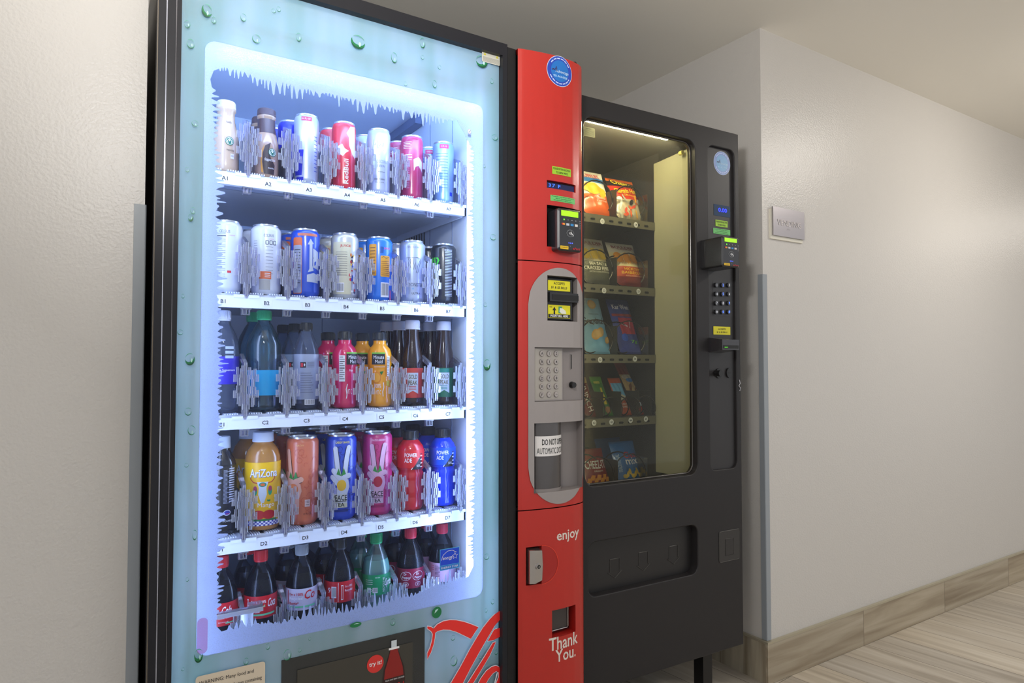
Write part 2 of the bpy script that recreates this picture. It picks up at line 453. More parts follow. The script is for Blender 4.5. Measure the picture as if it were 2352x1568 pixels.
# cabinet: open box
mb = MB()
CX1 = 1.083; YBK = 2.16
IX0, IX1, IZ0, IZ1, IYB = .140, .832, .36, 1.802, 2.09
mb.box(DX0, IX0, YD+.055, YBK, .06, TOP-.004, M['gloss']); mb.box(IX1, CX1-.004, YD+.055, YBK, .06, TOP-.004, M['gloss'])
mb.box(IX0, IX1, YD+.055, YBK, IZ1, TOP-.004, M['gloss'], 'lr'); mb.box(IX0, IX1, YD+.055, YBK, .06, IZ0, M['gloss'], 'lr'); mb.box(IX0, IX1, IYB+.01, YBK, IZ0, IZ1, M['gloss'], 'lrtb')
mb.build('cabinet', CK)
mb = MB()
for x in (.15, .98):
    for y in (1.46, 2.08): mb = MB(); mb.lathe([(.028, 0.0005), (.028, .012), (.012, .016), (.012, .062)], M['dark'], 16, x, y); mb.build('foot', CK)
# liner
mb = MB(); lw = M['liner']; e = .004
mb.box(IX0, IX0+e, YD+.06, IYB, IZ0, IZ1, lw); mb.box(IX1-e, IX1, YD+.06, IYB, IZ0, IZ1, lw)
mb.box(IX0, IX1, YD+.06, IYB, IZ1-e, IZ1, lw); mb.box(IX0, IX1, YD+.06, IYB, IZ0, IZ0+e, lw); mb.box(IX0, IX1, IYB, IYB+e, IZ0, IZ1, lw)
sm = mat('liner_seam', (120, 132, 160), .5)
for yy in (1.74, 1.60): mb.box(IX1-e-.0012, IX1-e, yy-.0012, yy+.0012, IZ0, IZ1-.01, sm)
for xx in (.30, .62): mb.box(xx-.001, xx+.001, IYB-.001, IYB, IZ0, IZ1, sm)
for k in range(9): mb.box(IX1-e-.0015, IX1-e, 1.775+k*.018, 1.781+k*.018, 1.375, 1.45, M['pit'])
mb.build('cabinet_liner', CK)
mb = MB(); mb.box(IX1-.034, IX1-.006, 1.78, 2.05, 1.772, 1.797, mat('duct_grey', (92, 104, 132), .5)); mb.build('air_duct', CK)
# door frame (profiled)
mb = MB(); fr = M['frame']
GX0, GX1, GZ1, GZ0 = .1345, .8347, 1.8125, .085
def frame_piece(x0, x1, z0, z1):
    mb.box(x0, x1, YD, YD+.05, z0, z1, fr)
frame_piece(DX0, GX0, .07, TOP); frame_piece(GX1, DX1, .07, TOP); frame_piece(GX0, GX1, GZ1, TOP); frame_piece(GX0, GX1, .07, GZ0)
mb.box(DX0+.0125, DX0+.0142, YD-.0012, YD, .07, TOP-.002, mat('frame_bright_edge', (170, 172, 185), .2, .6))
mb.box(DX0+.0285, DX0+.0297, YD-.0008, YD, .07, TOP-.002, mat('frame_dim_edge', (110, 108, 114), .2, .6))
mb.box(DX0-.0012, DX0, YD+.004, YD+.012, .07, TOP-.004, mat('gasket_edge', (128, 116, 100), .4))
mb.build('door_frame', CK)
mb = MB(); mb.box(DX1+.003, .8745, YD+.004, YD+.06, .07, TOP-.004, M['black']); mb.build('centre_post', CK)
# glass, print and frost
mb = MB(); mb.box(GX0, GX1, YG, YG+.004, GZ0, GZ1, M['glass'], 'lrtb'); glass = mb.build('glass_pane', CK)
FX0, FX1, FZ0, FZ1 = .1766, .7915, .5185, 1.6855
SX0, SX1, SZ1 = .3312, .6408, .4775
outer = [(GX0, GZ0), (GX1, GZ0), (GX1, GZ1), (GX0, GZ1)]
hole = list(reversed(rrpts(FX0, FX1, FZ0, FZ1, .022, 8)))
slab('printed_border', outer, [hole, [(SX0, .10), (SX0, SZ1), (SX1, SZ1), (SX1, .10)]], YG+.0042, YG+.0052, M['print_'], CK, 0, 'mint green printed border with water drops around the window')
def fingers(pts, amp, step, inward):
    """jagged ice edge along a polyline: irregular fingers growing along the inward direction"""
    out = []; T = [0]
    for a, b in zip(pts[:-1], pts[1:]): T.append(T[-1]+math.hypot(b[0]-a[0], b[1]-a[1]))
    def at(t):
        for k in range(len(pts)-1):
            if t <= T[k+1]: q = (t-T[k])/(T[k+1]-T[k]); return pts[k][0]+(pts[k+1][0]-pts[k][0])*q, pts[k][1]+(pts[k+1][1]-pts[k][1])*q
        return pts[-1]
    t = step; L_ = T[-1]; env = rnd.random()*6
    out.append(pts[0])
    while t < L_-step*1.2:
        w_ = step*(.45+.8*rnd.random()); fade = min(1, t/(step*4), (L_-t)/(step*4))
        big = .45+.55*abs(math.sin(t/step*.23+env))
        h = amp*fade*big*(.35+.85*rnd.random()); lo_ = amp*fade*.28*rnd.random(); ln = rnd.random()*.4
        for q, hh in ((.0, lo_), (.14+ln*.3, h*.55), (.24+ln*.5, h*.92), (.34+ln*.6, h), (.48+ln*.6, h*.90), (.56+ln*.6, h*.5), (.80+ln*.3, lo_*.7+h*.12*rnd.random())):
            x, z = at(t+w_*q); out.append((x+inward[0]*hh, z+inward[1]*hh))
        t += w_*1.02
    out.append(pts[-1])
    return out
def G(px, py): return onY(px, py, YG)
inner = []
inner += fingers([G(492, 160), G(520, 150), G(640, 184), G(780, 215), G(900, 240), G(985, 258), G(1052, 275)], .030, .0110, (0, -1))
inner += fingers([G(1066, 300), G(1092, 345), G(1090, 500), G(1094, 700), G(1092, 860), G(1096, 1020), G(1092, 1180), G(1090, 1300)], .017, .0115, (-1, 0))
inner += fingers([G(1078, 1325), G(980, 1362), G(860, 1398), G(740, 1420), G(620, 1440), G(545, 1446), G(510, 1452)], .030, .0110, (0, 1))
inner += fingers([G(498, 1440), G(497, 1300), G(496, 1100), G(499, 900), G(497, 720), G(495, 560), G(494, 420), G(488, 300), G(484, 180)], .019, .0120, (1, 0))
slab('frost_border', rrpts(FX0, FX1, FZ0, FZ1, .022, 8), [inner], YG+.0042, YG+.0052, M['frost'], CK, 0, 'white frosted ice edging with jagged fingers')
# printed drops and red script on the glass
fnG = flatY(YG-.0006)
gd = col((26, 120, 72), .25); gl_ = col((190, 232, 226), .25); gm = col((96, 168, 140), .25); gk = col((14, 80, 50), .25)
mb = MB()
drops = [(475, 25, 12, 15, 1), (491, 47, 6, 8, 0), (559, 41, 7, 9, 0), (430, 56, 7, 9, 0), (438, 101, 9, 11, 0), (589, 90, 10, 10, 0), (686, 86, 6, 10, 0),
    (822, 97, 16, 16, 1), (628, 26, 5, 5, 0), (640, 22, 5, 6, 0), (905, 133, 7, 12, 0), (970, 99, 6, 12, 0), (970, 132, 4, 5, 0), (1009, 155, 4, 5, 0), (931, 193, 4, 5, 0),
    (998, 194, 5, 9, 0), (1106, 142, 13, 14, 1), (1129, 187, 4, 6, 0), (448, 284, 8, 7, 0), (430, 390, 5, 6, 0), (443, 484, 6, 8, 0), (438, 500, 6, 9, 1),
    (420, 680, 4, 5, 0), (414, 763, 7, 6, 0), (436, 825, 11, 14, 1), (432, 945, 8, 9, 0), (440, 988, 9, 11, 0), (428, 1068, 5, 5, 0), (447, 1228, 5, 12, 0), (430, 1330, 4, 5, 0),
    (456, 1505, 10, 16, 1), (420, 1536, 4, 4, 0), (615, 1484, 5, 7, 0), (565, 1518, 6, 8, 0), (660, 1503, 9, 13, 0), (688, 1492, 4, 5, 0), (711, 1466, 3, 4, 0),
    (1003, 1406, 11, 13, 2), (902, 1428, 6, 8, 0), (817, 1434, 13, 6, 2), (1118, 838, 8, 13, 1), (1132, 545, 7, 7, 0), (1136, 316, 7, 7, 0), (1117, 1278, 6, 7, 0), (1131, 1381, 4, 6, 0),
    (1116, 1401, 3, 5, 0), (1040, 1464, 5, 6, 0), (1042, 1517, 8, 12, 0), (1139, 1497, 4, 6, 0), (1102, 1509, 3, 3, 0), (1112, 382, 3, 4, 0), (1114, 700, 4, 5, 0)]
for k, (px, py, a, b, kind) in enumerate(drops):
    u, v = G(px, py); ru = abs(G(px+a, py)[0]-u); rv = abs(G(px, py+b)[1]-v); th = (k*37 % 60-30)/57.3
    c_, s_ = math.cos(th), math.sin(th)
    def T(x, y): return (u+(x*c_-y*s_)*ru*1.0, v+(x*s_+y*c_)*rv)
    if kind == 2:
        mb.ell(u, v, ru, rv, fnG, gd, 20); mb.poly([T(-.5, .1), T(-.1, .6), T(.5, .5), T(.1, .25)], flatY(YG-.0012), gl_)
    else:
        # printed drop: pale body, tapering dark crescent on the lower side, soft second edge, highlight
        def cres(a0, a1, wd, m_, d):
            O = []; I = []
            for i in range(13):
                t_ = i/12; q = math.radians(a0+(a1-a0)*t_); w2 = wd*math.sin(math.pi*t_)
                O.append(T(math.cos(q), math.sin(q))); I.append(T((1-w2)*math.cos(q), (1-w2)*math.sin(q)))
            mb.poly(O+I[::-1], flatY(YG-d), m_)
        cres(-200, 15, .62 if kind else .26, gd if kind else gm, .0010); cres(-160, -20, .30 if kind else .14, gk, .0013)
        cres(30, 150, .14, gm, .0010); mb.ell(*T(.30, -.25), ru*.16, rv*.34, flatY(YG-.0014), gl_, 10)
    mb.build('water_drop_print', CK); mb = MB()
def S4(L): return [G(780+a/4.04, 1180+b/4.04) for a, b in L]
mb = MB(); R_ = M['scriptred']; Wh = mat('script_white', (238, 240, 250), .4)
XC = GX1
strokes = [
 [(868, 1062), (905, 1022), (960, 993), (1020, 982), (1080, 984), (1150, 998), (1215, 1020), (1285, 1048), (1250, 1100), (1215, 1155), (1140, 1118), (1080, 1090), (1020, 1072), (960, 1070), (910, 1082), (884, 1100), (880, 1150), (868, 1210), (845, 1280), (812, 1345), (812, 1290), (838, 1235), (856, 1170), (862, 1110), (848, 1085), (812, 1060), (812, 1040), (845, 1045)],
 [(1488, 893), (1440, 925), (1390, 975), (1330, 1050), (1270, 1145), (1200, 1265), (1120, 1415), (1030, 1568), (980, 1660), (1090, 1660), (1140, 1568), (1210, 1430), (1290, 1285), (1370, 1145), (1435, 1035), (1488, 975)],
 [(1488, 1053), (1460, 1060), (1430, 1072), (1400, 1125), (1370, 1178), (1430, 1165), (1488, 1135)],
 [(1446, 1185), (1420, 1193), (1340, 1325), (1260, 1450), (1185, 1568), (1150, 1640), (1190, 1640), (1235, 1568), (1310, 1445), (1390, 1310)],
 [(1270, 1600), (1310, 1520), (1360, 1452), (1410, 1415), (1448, 1405), (1475, 1415), (1488, 1432), (1488, 1640), (1420, 1640), (1450, 1568), (1472, 1510), (1472, 1465), (1452, 1455), (1420, 1475), (1380, 1525), (1345, 1590), (1330, 1640), (1255, 1640)]]
for s_ in strokes:
    P = S4(s_); cxm = sum(p[0] for p in P)/len(P); czm = sum(p[1] for p in P)/len(P)
    mb.poly(P, flatY(YG-.0018), R_)
    Q = P+[P[0]]
    mb.line([p for p in Q if p[0] < XC-.001], .0032, flatY(YG-.0010), Wh)
mb.build('red_script_lettering', CK, None, 'large red flowing script letters')
# stickers on the glass
def quadpx(px0, py0, px1, py1, Y):
    a = onY(px0, py0, Y); b = onY(px1, py1, Y); return a[0], b[0], a[1], b[1]
mb = MB(); a = onY(1010, 1262, YG); b = onY(1055, 1256, YG); zl = onY(1010, 1311, YG)[1]
u0, u1, v1, v0 = a[0], b[0], a[1], zl; hh = v1-v0; ww = u1-u0
mb.rect(u0, u1, v0, v1, flatY(YG-.0006), col((90, 190, 235))); e = .0012
mb.rect(u0+e, u1-e, v0+hh*.24, v1-e, flatY(YG-.001), col((20, 70, 215))); mb.rect(u0+e, u1-e, v0+e, v0+hh*.22, flatY(YG-.001), col((30, 120, 215)))
fS = flatY(YG-.0014)
mb.text('ENERGY STAR', (u0+u1)/2, v0+hh*.12, fS, M['white'], w=ww*.86, h=hh*.1)
mb.text('energy', u0+ww*.40, v0+hh*.52, fS, M['white'], w=ww*.52, h=hh*.17, shear=.35)
star = []
for i in range(10):
    q = math.radians(90+36*i); r = hh*(.16 if i % 2 == 0 else .07); star.append((u0+ww*.76+r*math.cos(q), v0+hh*.60+r*math.sin(q)))
mb.line(star+[star[0]], .0008, fS, M['white'])
mb.line([(u0+ww*.06, v0+hh*.48), (u0+ww*.16, v0+hh*.72), (u0+ww*.38, v0+hh*.88), (u0+ww*.62, v0+hh*.89), (u0+ww*.85, v0+hh*.76)], .0009, fS, M['white'])
mb.build('energy_sticker', CK, None, 'blue ENERGY STAR sticker at the lower right of the window')
mb = MB(); x0, z1 = onY(1106, 114, YG); x1 = onY(1147, 124, YG)[0]; z0 = onY(1106, 141, YG)[1]
tagm = col((205, 203, 190)); mb.rrect(x0, x1, z0, z1, .003, flatY(YG-.002), tagm)
ty = col((214, 204, 60)); 
for cx_ in (x0+.008, x1-.008): mb.poly([(cx_-.0035, z1-.012), (cx_+.0035, z1-.012), (cx_, z1-.005)], flatY(YG-.0026), ty)
for k in range(7): mb.rect(x0+.002, x1-.002, z0+.002+k*.0017, z0+.0026+k*.0017, flatY(YG-.0026), col((150, 150, 142)))
mb.text('WARNING', (x0+x1)/2, z1-.006, flatY(YG-.0026), M['greyd'], w=.012, h=.0024)
mb.build('warning_tag', CK, None, 'small pale warning tag at the top right of the glass')
mb = MB(); u, v = onY(1078, 302, YG); mb.ell(u, v, .0048, .0062, flatY(YG-.0006), col((190, 160, 190)), 20); mb.ell(u, v, .0041, .0054, flatY(YG-.0009), col((228, 236, 252)), 20)
mb.line([(u-.002, v), (u-.0004, v-.0026), (u+.0026, v+.003)], .0008, flatY(YG-.0012), col((90, 110, 150))); mb.rect(u-.0042, u+.0042, v-.0125, v-.0075, flatY(YG-.0006), col((120, 140, 190)))
mb.build('tick_sticker', CK)
# warning notice lower left
x0, zt = onY(449, 1552, YG); x1, zt1 = onY(609, 1517, YG)
zt = zt1; x0w, x1w = x0, x1; hW = .14
mb = MB(); cream = col((214, 200, 178)); mb.rrect(x0w, x1w, zt-hW, zt, .006, flatY(YG-.001), cream)
fW = flatY(YG-.0016); wW = x1w-x0w
lines = [('WARNING: Many food and', .78), ('beverage cans have linings containing', .90), ('bisphenol A (BPA), a chemical', .70), ('known to the State of California to', .88), ('cause harm to the female', .62), ('reproductive system.', .5)]
for i, (s_, fr_) in enumerate(lines): mb.text(s_, x0w+.006+wW*fr_/2, zt-.014-i*.0165, fW, M['ink'], w=wW*fr_, h=.0088, bold=.012 if i == 0 else 0)
mb.build('warning_notice', CK, None, 'cream WARNING notice at the lower left')
# delivery door with poster
mb = MB(); mb.box(SX0, SX1, YG+.002, YG+.03, .10, SZ1, M['dkscreen'], '')
mb.box(SX0+.03, SX1-.03, YG-.0005, YG+.002, .12, SZ1-.025, mat('delivery_flap', (62, 60, 54), .2))
o_ = mb.build('delivery_door', CK, None, 'dark glossy delivery door')
u, v = onY(862, 1524, YG-.001); mb = MB(); rr = onY(881, 1524, YG-.001)[0]-u
mb.ell(u, v, rr, rr*1.0, flatY(YG-.0012), mat('badge_red', (205, 48, 44), .4, emit=.05), 32); mb.text('try it!', u, v, flatY(YG-.0018), M['white'], w=rr*1.5, bold=.02)
mb.build('round_badge', o_, None, 'red round badge reading try it!')
mb = MB(); u, v = onY(905, 1478, YG-.001)
fB = flatY(YG-.0012); cz = v+.004
mb.rect(u-.0062, u+.0062, cz-.012, cz+.0035, flatY(YG-.0010), col((205, 215, 220)))
body = [(.0085, -.012), (.0105, -.02), (.016, -.036), (.0235, -.056), (.026, -.075), (.0255, -.13), (.0225, -.19), (.024, -.27)]
mb.poly([(u+r, cz+z) for r, z in body]+[(u-r, cz+z) for r, z in reversed(body)], flatY(YG-.0009), col((48, 26, 26), .3))
mb.poly([(u+r*.86, cz+z) for r, z in body[:5]]+[(u-r*.86, cz+z) for r, z in reversed(body[:5])], fB, col((140, 28, 26), .3))
mb.rect(u-.012, u+.012, cz-.0155, cz-.011, flatY(YG-.0014), M['white'])
mb.text('TASTE AND ZERO CALORIES', u+.002, cz-.079, flatY(YG-.0016), M['white'], w=.044, h=.0028)
mb.text('Coca-Cola', u+.001, cz-.098, flatY(YG-.0016), mat('poster_red', (214, 46, 38), .4), w=.05, h=.019, shear=.4, bold=.02)
mb.line([(u-.085, cz-.10), (u-.075, cz-.096), (u-.055, cz-.091), (u-.035, cz-.092)], .003, flatY(YG-.0014), col((190, 200, 205)))
mb.line([(u-.052, cz-.091), (u-.049, cz-.13)], .004, flatY(YG-.0014), col((150, 160, 170)))
mb.build('bottle_poster', o_, None, 'poster of a dark bottle with red lettering')

# lamps in the door of the drinks machine
def lamp_bar(name, x0, x1, y0, y1, z0, z1, m_, label):
    mb = MB(); mb.box(x0, x1, y0, y1, z0, z1, m_); return mb.build(name, CK, None, label)
lamp_bar('light_bar', .205, .775, 1.392, 1.412, 1.667, 1.687, M['lampt'], 'glowing light bar across the top')
lamp_bar('light_bar', .7915, .7955, 1.378, 1.45, .40, 1.72, M['lampw'], 'glowing light bar down the right side')
lamp_bar('light_bar', .160, .164, 1.378, 1.44, .40, 1.72, mat('lamp_left', (255, 255, 255), .5, emit=7.5, ecol=(195, 214, 255)), 'light bar down the left side')
lamp_bar('light_bar', .23, .74, 1.395, 1.41, .375, .388, mat('lamp_low', (255, 255, 255), .5, emit=3, ecol=(205, 220, 255)), 'light bar along the bottom')

xa, za_ = onY(482, 1414, 1.41); xb, zb_ = onY(603, 1397, 1.41)
mb = MB(); zc = (za_+zb_)/2; mb.box(xa, xb, 1.405, 1.430, zc-.003, zc, M['clear']); mb.box(xb-.026, xb, 1.407, 1.428, zc, zc+.009, M['clear']); mb.box(xa, xb, 1.403, 1.405, zc-.005, zc+.003, M['clearedge'])
ct_ = mb.build('catch_tray', CK, None, 'clear plastic catch tray at the lower left')
xc, zq = onY(568, 1450, 1.42); mb = MB(); mb.lathe([(.012, zc-.09), (.012, zc-.004)], mat('pale_column', (225, 232, 250), .3, coat=.5), 20, xc, 1.425); mb.build('tray_column', ct_, 40)  # pale column stands in for a vertical glow behind the frost
mb = MB(); mb.rrect(.178, .196, .524, .590, .008, flatY(YG+.0039), film('pink_patch', (238, 176, 212), .5, speck=620, alpha=.75)); mb.build('pink_patch', CK, None, 'pink tinted patch at the corner of the frost')  # translucent pink patch laid over the lower left frost corner
# shelves -------------------------------------------------------
LIPY = 1.512
LZ = dict(A=1.4604, B=1.1972, C=.9364, D=.6752, E=.416)
COLX = [.2373+.0890*i for i in range(7)]
CLX = [.2844+.0873*i for i in range(7)]
serif = M['ink']
def make_clip():
    mb = MB(); c = M['clear']
    H = .118
    mb.box(-.0022, .0022, -.004, .010, -.004, H, c)                     # post
    mb.box(-.0075, .0075, -.001, .001, .012, .05, c); mb.box(-.0065, .0065, .001, .004, 0, .012, c)
    mb.box(-.0012, .0012, .010, .46, .0, .098, c)                       # divider plate
    # top arm leaning back over the divider
    vs = [(-.004, -.003, H), (.004, -.003, H), (.004, .045, H+.020), (-.004, .045, H+.020), (-.004, -.003, H-.01), (.004, -.003, H-.01), (.004, .045, H+.008), (-.004, .045, H+.008)]
    mb.add(vs, [(0, 1, 2, 3), (4, 7, 6, 5), (0, 4, 5, 1), (1, 5, 6, 2), (2, 6, 7, 3), (3, 7, 4, 0)], c)
    # sprung gate leaves either side of the post, staggered heights, with small tabs
    e_ = M['clearedge']
    leaves = [(.0028, .0085, .030, .112, -.007), (.0085, .0140, .026, .106, -.011), (.0140, .0190, .030, .109, -.009)]
    for s in (-1, 1):
        for k, (xa, xb, z0, z1, y) in enumerate(leaves):
            if s > 0: z0 -= .003; z1 -= .004
            for t in range(4):
                sh_ = .0010*(1 if (t+k) % 2 else -1); za = z0+(z1-z0)*(t+.2*((k+t) % 2)*(t > 0))/4; zb = z0+(z1-z0)*(t+1+(.2*((k+t+1) % 2) if t < 3 else 0))/4
                x0, x1 = min(s*(xa+sh_), s*(xb+sh_)), max(s*(xa+sh_), s*(xb+sh_)); yy = y-.0012*((t+k) % 2)
                mb.box(x0, x1, yy, yy+.0012, za, zb, c)
                mb.box(x1-.0007 if s > 0 else x0, x1 if s > 0 else x0+.0007, yy-.0028, yy, za, zb, e_)
        for z in (.050, .084):
            mb.box(min(s*.019, s*.0255), max(s*.019, s*.0255), -.0115, -.0100, z-.007, z+.009, c); mb.box(min(s*.0250, s*.0257), max(s*.0250, s*.0257), -.0120, -.0098, z-.007, z+.009, e_)
        mb.box(min(s*.0060, s*.0072), max(s*.0060, s*.0072), -.012, -.010, .018, .030, e_)
    mb.box(-.0026, -.0018, -.0048, -.004, 0, H, e_); mb.box(.0018, .0026, -.0048, -.004, 0, H, e_)
    return mb
def make_bracket():
    mb = MB(); c = M['clear']
    w_, h_ = .0105, .0155; y0, y1 = -.004, .008
    mb.box(-w_, w_, y0, y1, -.003, 0, c); mb.box(-w_*.85, w_*.7, y0, y1, -h_, -h_+.0022, c)
    mb.box(-w_*.9, -w_*.65, y0, y1, -h_, -.003, c); mb.box(-.0012, .0012, y0, y1, -h_, -.003, c); mb.box(w_*.5, w_*.72, y0, y1, -h_, -.003, c)
    mb.box(-w_*.7, -w_*.1, y1-.002, y1, -h_, -.003, c)
    return mb
clip0 = brk0 = None
for row in 'ABCDE':
    z = LZ[row]; mb = MB(); sw = M['shelfw']
    X0, X1 = .175, .822
    mb.box(X0, X1, LIPY+.012, IYB-.04, z+.006, z+.018, sw)                      # tray deck
    sh = mb.build('shelf', CK, None, 'white wire-fed shelf %s with clear dividers' % row if row != 'E' else 'lowest white shelf')
    mb = MB(); mb.box(X0, X1, LIPY, LIPY+.004, z-.0125, z+.0125, sw)
    mb.box(X0, X1, LIPY+.004, LIPY+.014, z-.0125, z-.009, sw)
    for c_ in CLX:
        mb.box(c_-.026, c_-.0045, LIPY-.0022, LIPY+.004, z+.0088, z+.0155, sw); mb.box(c_+.0045, min(c_+.026, X1), LIPY-.0022, LIPY+.004, z+.0088, z+.0155, sw) if c_+.0045 < X1 else None
    mb.box(X1-.004, X1, LIPY, LIPY+.45, z-.0125, z+.0125, sw)
    mb.build('front_lip', sh)
    mb = MB()
    for c_ in COLX:                                                          # ribbed glide strips
        for k in range(14):
            x = c_-.033+k*.0050
            if abs(x-c_) < .006: continue
            mb.box(x, x+.0022, LIPY+.006, IYB-.06, z+.018, z+.0212, sw)
        mb.box(c_-.004, c_+.004, LIPY+.02, LIPY+.05, z+.018, z+.0185, M['dark'])
    mb.build('glide_ribs', sh)
    mb = MB()
    for k in range(2): mb.box(X0+.01, X1-.01, 1.552+k*.035, 1.560+k*.035, z-.004, z+.006, mat('shelf_rail', (150, 160, 185), .4))
    mb.build('under_rails', sh)
    for i, c_ in enumerate(CLX):
        cx_ = c_
        if clip0 is None: clip0 = make_clip().build('divider_clip', sh); o_ = clip0
        else: o_ = clip0.copy(); COL.objects.link(o_); o_.parent = sh
        o_.location = (cx_, LIPY+.003, z+.012)
        if i < 6:
            if brk0 is None: brk0 = make_bracket().build('hanging_bracket', sh); o_ = brk0
            else: o_ = brk0.copy(); COL.objects.link(o_); o_.parent = sh
            o_.location = (c_, LIPY+.004, z-.0126)
    if row != 'E':
        for i, c_ in enumerate(COLX):
            mb = MB(); mb.rect(c_-.011, c_+.011, z-.0075, z+.007, flatY(LIPY-.0006), col((226, 230, 242)))
            mb.text('%s%d' % (row, i+1), c_, z-.0005, flatY(LIPY-.0010), serif, h=.0085, bold=.015)
            mb.build('slot_label', sh, None, 'slot label %s%d' % (row, i+1))
    # pusher rails at back
# ---------------------------------------------------------------- drinks
def bar(mb, cu, cv, w_, h_, fn, n=13):
    mb.rect(cu-w_/2, cu+w_/2, cv-h_/2, cv+h_/2, fn, M['white'], 3)
    r = random.Random(3); x = cu-w_*.44
    while x < cu+w_*.44:
        t = w_*(.012+.03*r.random()); mb.rect(x, x+t, cv-h_*.38, cv+h_*.44, lambda a, b: fn(a, b), M['ink']); x += t+w_*(.015+.03*r.random())
def offs(fn, R, d):
    return wrap(R+d)
def nutr(mb, cu, cv, w_, h_, R, c_bg=(232, 232, 232), c_in=(40, 40, 42), n=11):
    f0, f1 = wrap(R+.0003), wrap(R+.0006)
    if c_bg: mb.rect(cu-w_/2, cu+w_/2, cv-h_/2, cv+h_/2, f0, col(c_bg), 4)
    for k in range(n):
        z = cv+h_/2-(k+.8)*h_/(n+1); ww = w_*(.86 if k % 3 else .6)
        mb.rect(cu-w_*.44, cu-w_*.44+ww, z-h_*.012*(2 if k in (2, 5) else 1), z+h_*.012, f1, col(c_in), 3)

def can(name, label, X, zb, h, r, body, art=None, Y=1.567, rot=0, lid=True, rim=.82, group='drink cans in the drinks machine', neck=.010, metal=False, mrough=.25):
    t = thing(name, label, 'can', (X, Y, zb), -math.atan2(X, Y)+rot, group)
    bm_ = mat('canbody_%d_%d_%d' % body, body, .3, spec=.6, metal=.35 if metal else 0, coat=.4)
    mb = MB(); rr = r*rim
    mb.lathe([(r*.80, .0), (r*.84, .002), (r*.97, .008), (r, .013), (r, h-neck-.004), (r*.985, h-neck), (rr+.0006, h-.004)], bm_, 32, cap=False)
    mb.build('can_body', t, 40)
    mb = MB(); mb.lathe([(rr+.0006, h-.004), (rr+.0012, h-.002), (rr+.0012, h), (rr-.001, h), (rr-.0016, h-.0045), (rr*.4, h-.0055), (.0005, h-.0055)], M['alu'], 32, cap=False)
    mb.lathe([(r*.66, .001), (r*.80, 0)], M['alu'], 32)
    lidm = M['alu']
    mb.ell(0, -rr*.15, .0075, .011, lambda u, v: (u, v, h-.0035), lidm, 14)
    mb.build('lid', t, 40)
    if art:
        mb = MB(); art(mb, r, h); mb.build('label_print', t)
    return t
def bottle(name, label, X, zb, prof, bodym, capc, cap, liq=None, lab=None, art=None, Y=1.567, rot=0, group='bottles in the drinks machine', cat='bottle', ridg=True):
    t = thing(name, label, cat, (X, Y, zb), -math.atan2(X, Y)+rot, group)
    mb = MB(); mb.lathe(prof, bodym, 32); mb.build('bottle_body', t, 60)
    if liq:
        lm, top = liq; P = []
        for r, z in prof:
            if z > top: break
            P.append((max(r-.0012, .001), z+.0008))
        mb = MB()
        for (ra, za), (rb, zb_) in zip(prof, prof[1:]):
            if za <= top < zb_: P.append((ra+(rb-ra)*(top-za)/(zb_-za)-.0012, top))
        mb.lathe(P, lm, 28); mb.build('liquid', t, 60)
    r_, z0, z1 = cap; mb = MB()
    pc = [(r_, z0), (r_+.0003, z0+.003), (r_, z0+.0035), (r_*.97, z1-.003), (r_*.9, z1-.0006), (r_*.5, z1)]
    mb.lathe(pc, mat('cap_%d_%d_%d' % capc, capc, .38), 28)
    if ridg:
        for i in range(28):
            a = 2*math.pi*i/28; x, y = (r_+.0002)*math.cos(a), (r_+.0002)*math.sin(a)
            mb.box(x-.0005, x+.0005, y-.0005, y+.0005, z0+.004, z1-.003, mat('cap_%d_%d_%d' % capc, capc, .38))
    mb.build('cap', t, 35)
    if lab:
        lm, z0, z1, pr = lab; mb = MB()
        mb.lathe([(pr(z0)+.0005, z0)]+[(pr(z0+(z1-z0)*k/4)+.0005, z0+(z1-z0)*k/4) for k in (1, 2, 3)]+[(pr(z1)+.0005, z1)], lm, 32, cap=False)
        L_ = mb.build('label', t, 60)
        if art: mb = MB(); art(mb, pr((z0+z1)/2)+.0008, z0, z1); mb.build('label_print', L_)
    elif art:
        mb = MB(); art(mb, None, 0, 0); mb.build('label_print', t)
    return t
def profr(prof):
    def f(z):
        for (ra, za), (rb, zb) in zip(prof, prof[1:]):
            if za <= z <= zb: return ra+(rb-ra)*((z-za)/(zb-za) if zb > za else 0)
        return prof[-1][0]
    return f
def Xof(px, Y=1.567): return onY(px, 800, Y)[0]
def zf(row): return LZ[row]+.0215
def behind(t, n, dy, labels, dx=0):
    """copies of a drink standing in line behind it"""
    for k in range(n):
        c = copy_tree(t); c.location = (t.location.x+dx*(k+1), t.location.y+dy*(k+1), t.location.z); c['label'] = labels[k]

W3 = M['white']; INK = M['ink']
zA = zf('A')
